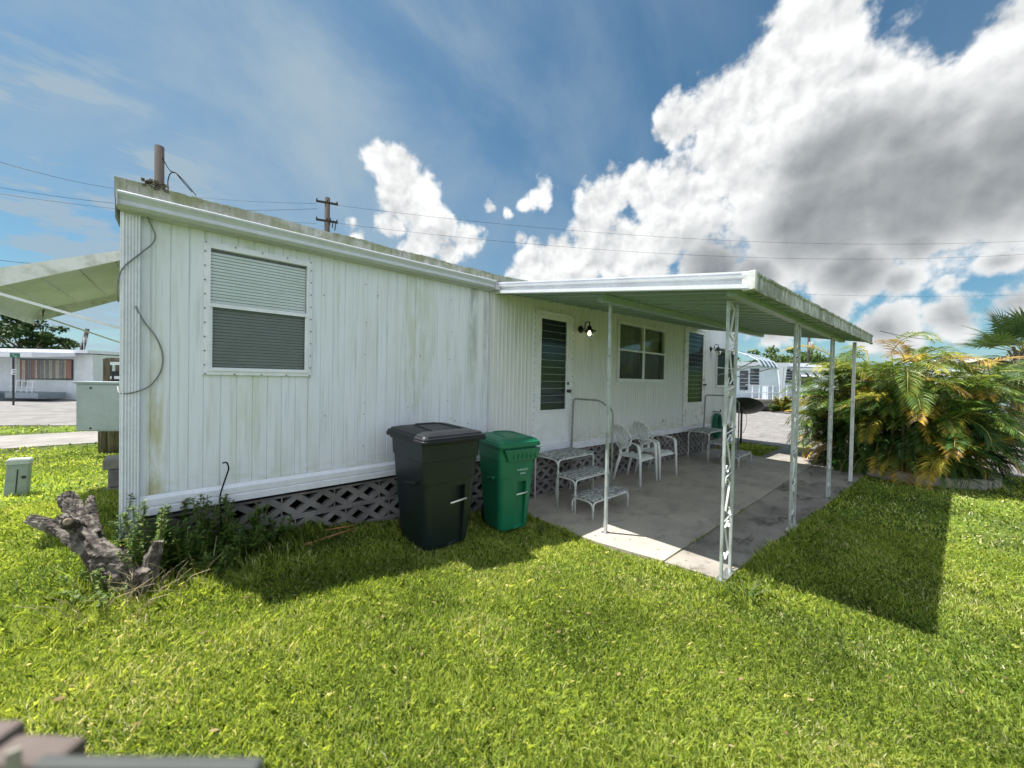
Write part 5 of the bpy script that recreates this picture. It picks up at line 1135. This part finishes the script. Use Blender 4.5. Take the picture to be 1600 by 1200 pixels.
# second home behind, jalousie windows
h = Loc(170, 25, 'white home with slatted windows seen between the left home and the corner column'); E_ = h.e
mb = MB(); mb.box(h.x(128), 0, 0, h.x(260), 4, h.z(558)); mb.build('wall', M_nw, E_, local=True)
mb = MB(); mb.box(h.x(126), -.3, h.z(558.5), h.x(264), 4.2, h.z(554)); mb.build('roof', M_white, E_, local=True)
mb = MB(); h.box(mb, 141, 166, 562, 586.5, -.05, -.005); q = mb.build('window', M_win, E_, local=True)
mb = MB()
for k in range(5): h.box(mb, 141, 166, 566+k*4.4, 567.2+k*4.4, -.08, -.051)
h.box(mb, 149.5, 151.5, 568, 586, -.085, -.052); mb.build('louvre', M_white, q, local=True)
mb = MB(); h.box(mb, 139, 151, 593, 605, -.9, -.2); mb.build('air_conditioner', mat('beige_unit', (.42,.38,.34), .7), E_, local=True)
t = empty('tv_antenna', tuple(onground(131, 22.4)), 'thin television antenna rising above the white home at left', 'antenna'); g0 = onground(131,22.4); mb = MB(); zt_ = at(131,527,22.4).z
mb.tube([tuple(g0),(g0.x,g0.y,zt_)], .02, 6); mb.build('mast', M_alum, t)
mb = MB(); top = Vector((g0.x,g0.y,zt_-.1)); mb.bar(top-_rt*.12, top+_rt*.28, .02)
for k in range(5): c = top-_rt*.1+_rt*.09*k; mb.bar(c-Vector((0,0,.24)), c+Vector((0,0,.2)), .012)
mb.build('aerial', M_alum, t)
# right, across the junction
h = Loc(1215, 23, 'white home with railing and small striped awning across the road at right'); E_ = h.e
mb = MB(); ribwall(mb, h.x(1085), h.x(1274), .15, h.z(572), 0, .4); mb.box(h.x(1085), .02, .3, h.x(1274), 4.5, h.z(572)-.01); mb.build('wall', mat('pale_blue_white_siding', (.60,.68,.74), .5, 0, (.54,.62,.68), 1.5), E_, local=True)
mb = MB(); mb.box(h.x(1080), -.25, h.z(572.5), h.x(1278), 4.7, h.z(567)); mb.build('roof', M_white, E_, local=True)
mb = MB(); mb.box(h.x(1085), -.05, -.02, h.x(1274), .01, h.z(632)); mb.build('skirting', mat('grey_skirt', (.36,.39,.42), .8), E_, local=True)
for (a, b_, c, d_) in ((1156,1168,579,609),(1172,1185,576,602),(1222.5,1224.5,576,599),(1226,1240,577,598),(1246,1248.5,588,600)):
    mb = MB(); h.box(mb, a, b_, c, d_, -.05, -.003); q = mb.build('window', M_win, E_, local=True); mb = MB()
    if b_-a > 5:
        for k in range(4): h.box(mb, a, b_, c+(d_-c)*(k+1)/5, c+(d_-c)*(k+1)/5+.6, -.07, -.051)
        mb.build('louvre', M_gutter, q, local=True)
mb = MB(); aw = [(0,579.5),(-.35,580.5),(-.65,583.5),(-.8,587.5)]
def sawn(px0, px1, mbx):
    vs = [(h.x(px0),y,h.z(p_)) for y, p_ in aw]+[(h.x(px1),y,h.z(p_)) for y, p_ in aw]; n = len(aw); mbx.add(vs, [(i,i+1,n+i+1,n+i) for i in range(n-1)])
mw, mk = MB(), MB()
for i in range(8): sawn(1237+i*4, 1241+i*4, mk if i in (2,5) else mw)
q = mw.build('window_awning', M_white, E_, local=True); md = q.modifiers.new('s','SOLIDIFY'); md.thickness = .03; q2 = mk.build('awning_stripe', M_dark, q, local=True); md = q2.modifiers.new('s','SOLIDIFY'); md.thickness = .03
mb = MB(); h.box(mb, 1140, 1217, 622, 625.5, -1.6, 0); h.box(mb, 1140, 1217, 625.5, 633, -1.5, -.2); mb.build('porch_deck', M_walk, E_, local=True)
mb = MB()
for px in (1150,1160,1170,1180,1190,1200,1216,1222,1228,1234,1244,1256,1268): h.box(mb, px-.35, px+.35, 601, 636 if px > 1206 else 622, -1.62, -1.57)
for py in (601, 611.5): h.box(mb, 1140, 1217, py, py+.9, -1.62, -1.58)
mb.bar((h.x(1217),-1.6,h.z(602)),(h.x(1275),-1.6,h.z(606)),.04); mb.bar((h.x(1217),-1.6,h.z(612)),(h.x(1275),-1.6,h.z(617)),.04); mb.build('railing', M_white, E_, local=True)
mb = MB()
for a, b_, c in ((1193,1201.5,1199.5),(1202,1207,1201.5)): mb.add([(h.x(a),-1.2,h.z(573)),(h.x(b_),-1.2,h.z(573)),(h.x(c),-1.2,h.z(622)),(h.x(a),-1.12,h.z(573)),(h.x(b_),-1.12,h.z(573)),(h.x(c),-1.12,h.z(622))], [(0,2,1),(3,4,5),(0,1,4,3),(1,2,5,4),(2,0,3,5)])
mb.build('white_flared_post', M_white, E_, local=True)
mb = MB(); h.box(mb, 1176, 1190, 603, 622, -1.4, -.9); mb.build('porch_cupboard', mat('pale_blue_cupboard', (.50,.58,.66), .5), E_, local=True)
def shrub(px, d, hgt, sp, label, seed, mtl, group=None):
    b = onground(px, d); t = weed('shrub', (b.x, b.y, 0), hgt, 16, sp, label, group, seed, .16, mtl, 60, val=(.2,.95)); t['category'] = 'shrub'; return t
shrub(1226, 20.5, .95, .5, 'small yellow green shrub by the railing of the right home', 51, M_palm)
shrub(1212, 20.8, .5, .4, 'low dark shrub beside the porch deck at right', 52, M_tree2)
# parked things half hidden behind the palm
h = Loc(1300, 21, 'pale home partly hidden behind the palm bush at right', 'mobile_home'); E_ = h.e
mb = MB(); mb.box(h.x(1278), 1.5, 0, h.x(1345), 5, h.z(578)); mb.build('wall', M_nw, E_, local=True); mb = MB(); mb.box(h.x(1274), 1.3, h.z(578.5), h.x(1348), 5.2, h.z(574)); mb.build('roof', M_white, E_, local=True)
mb = MB(); h.box(mb, 1284, 1300, 588, 604, 1.44, 1.49); mb.build('window', M_win, E_, local=True)
h = Loc(1590, 24, 'pale home seen between the feather palm bush and the fan palm', 'mobile_home'); E_ = h.e
mb = MB(); mb.box(h.x(1535), 0, 0, h.x(1700), 4, h.z(566)); mb.build('wall', M_nw, E_, local=True); mb = MB(); mb.box(h.x(1530), -.3, h.z(566.5), h.x(1705), 4.2, h.z(561)); mb.build('roof', M_white, E_, local=True)
mb = MB(); h.box(mb, 1560, 1580, 580, 605, -.05, -.01); mb.build('window', M_win, E_, local=True)

# ================================================================== RAIL CLOSE TO THE VIEWER
t = empty('wooden_rail', (-3.22,-2.72,.2), 'out of focus brown upright and dark grey rail at the bottom left corner', 'railing')
M_brn = mat('brown_painted_wood', (.13,.10,.085), .8, 0, (.095,.072,.06), 5); M_gr = mat('dark_grey_painted_rail', (.055,.06,.055), .7)
def vq(px, py, d): return at(px, py, d)
mb = MB(); mb.bar(at(-60,1192,.34), at(112,1198,.34), .03, .034); mb.build('top_board', M_brn, t, bevel=.006)
mb = MB(); mb.bar(at(-80,1176,.345), at(14,1176,.345), .03, .040); mb.build('end_board', M_brn, t, bevel=.006)
mb = MB(); mb.bar(at(21,1172,.318), at(24,1260,.318), .008, .004); mb.build('pale_strip', mat('pale_strip', (.30,.28,.22), .7), t)
mb = MB(); mb.bar(at(56,1200,.31), at(408,1204,.31), .012, .014); mb.bar(at(56,1215,.312), at(406,1219,.312), .014, .012); mb.build('rail', M_gr, t, bevel=.003)
for px in (-20, 80): q = at(px, 1215, .34); mb = MB(); mb.bar((q.x,q.y,.15), (q.x,q.y,q.z), .022); mb.build('leg', M_brn, t)
q = at(390, 1230, .315); mb = MB(); mb.bar((q.x,q.y,.15), (q.x,q.y,q.z), .012); mb.build('leg', M_gr, t)
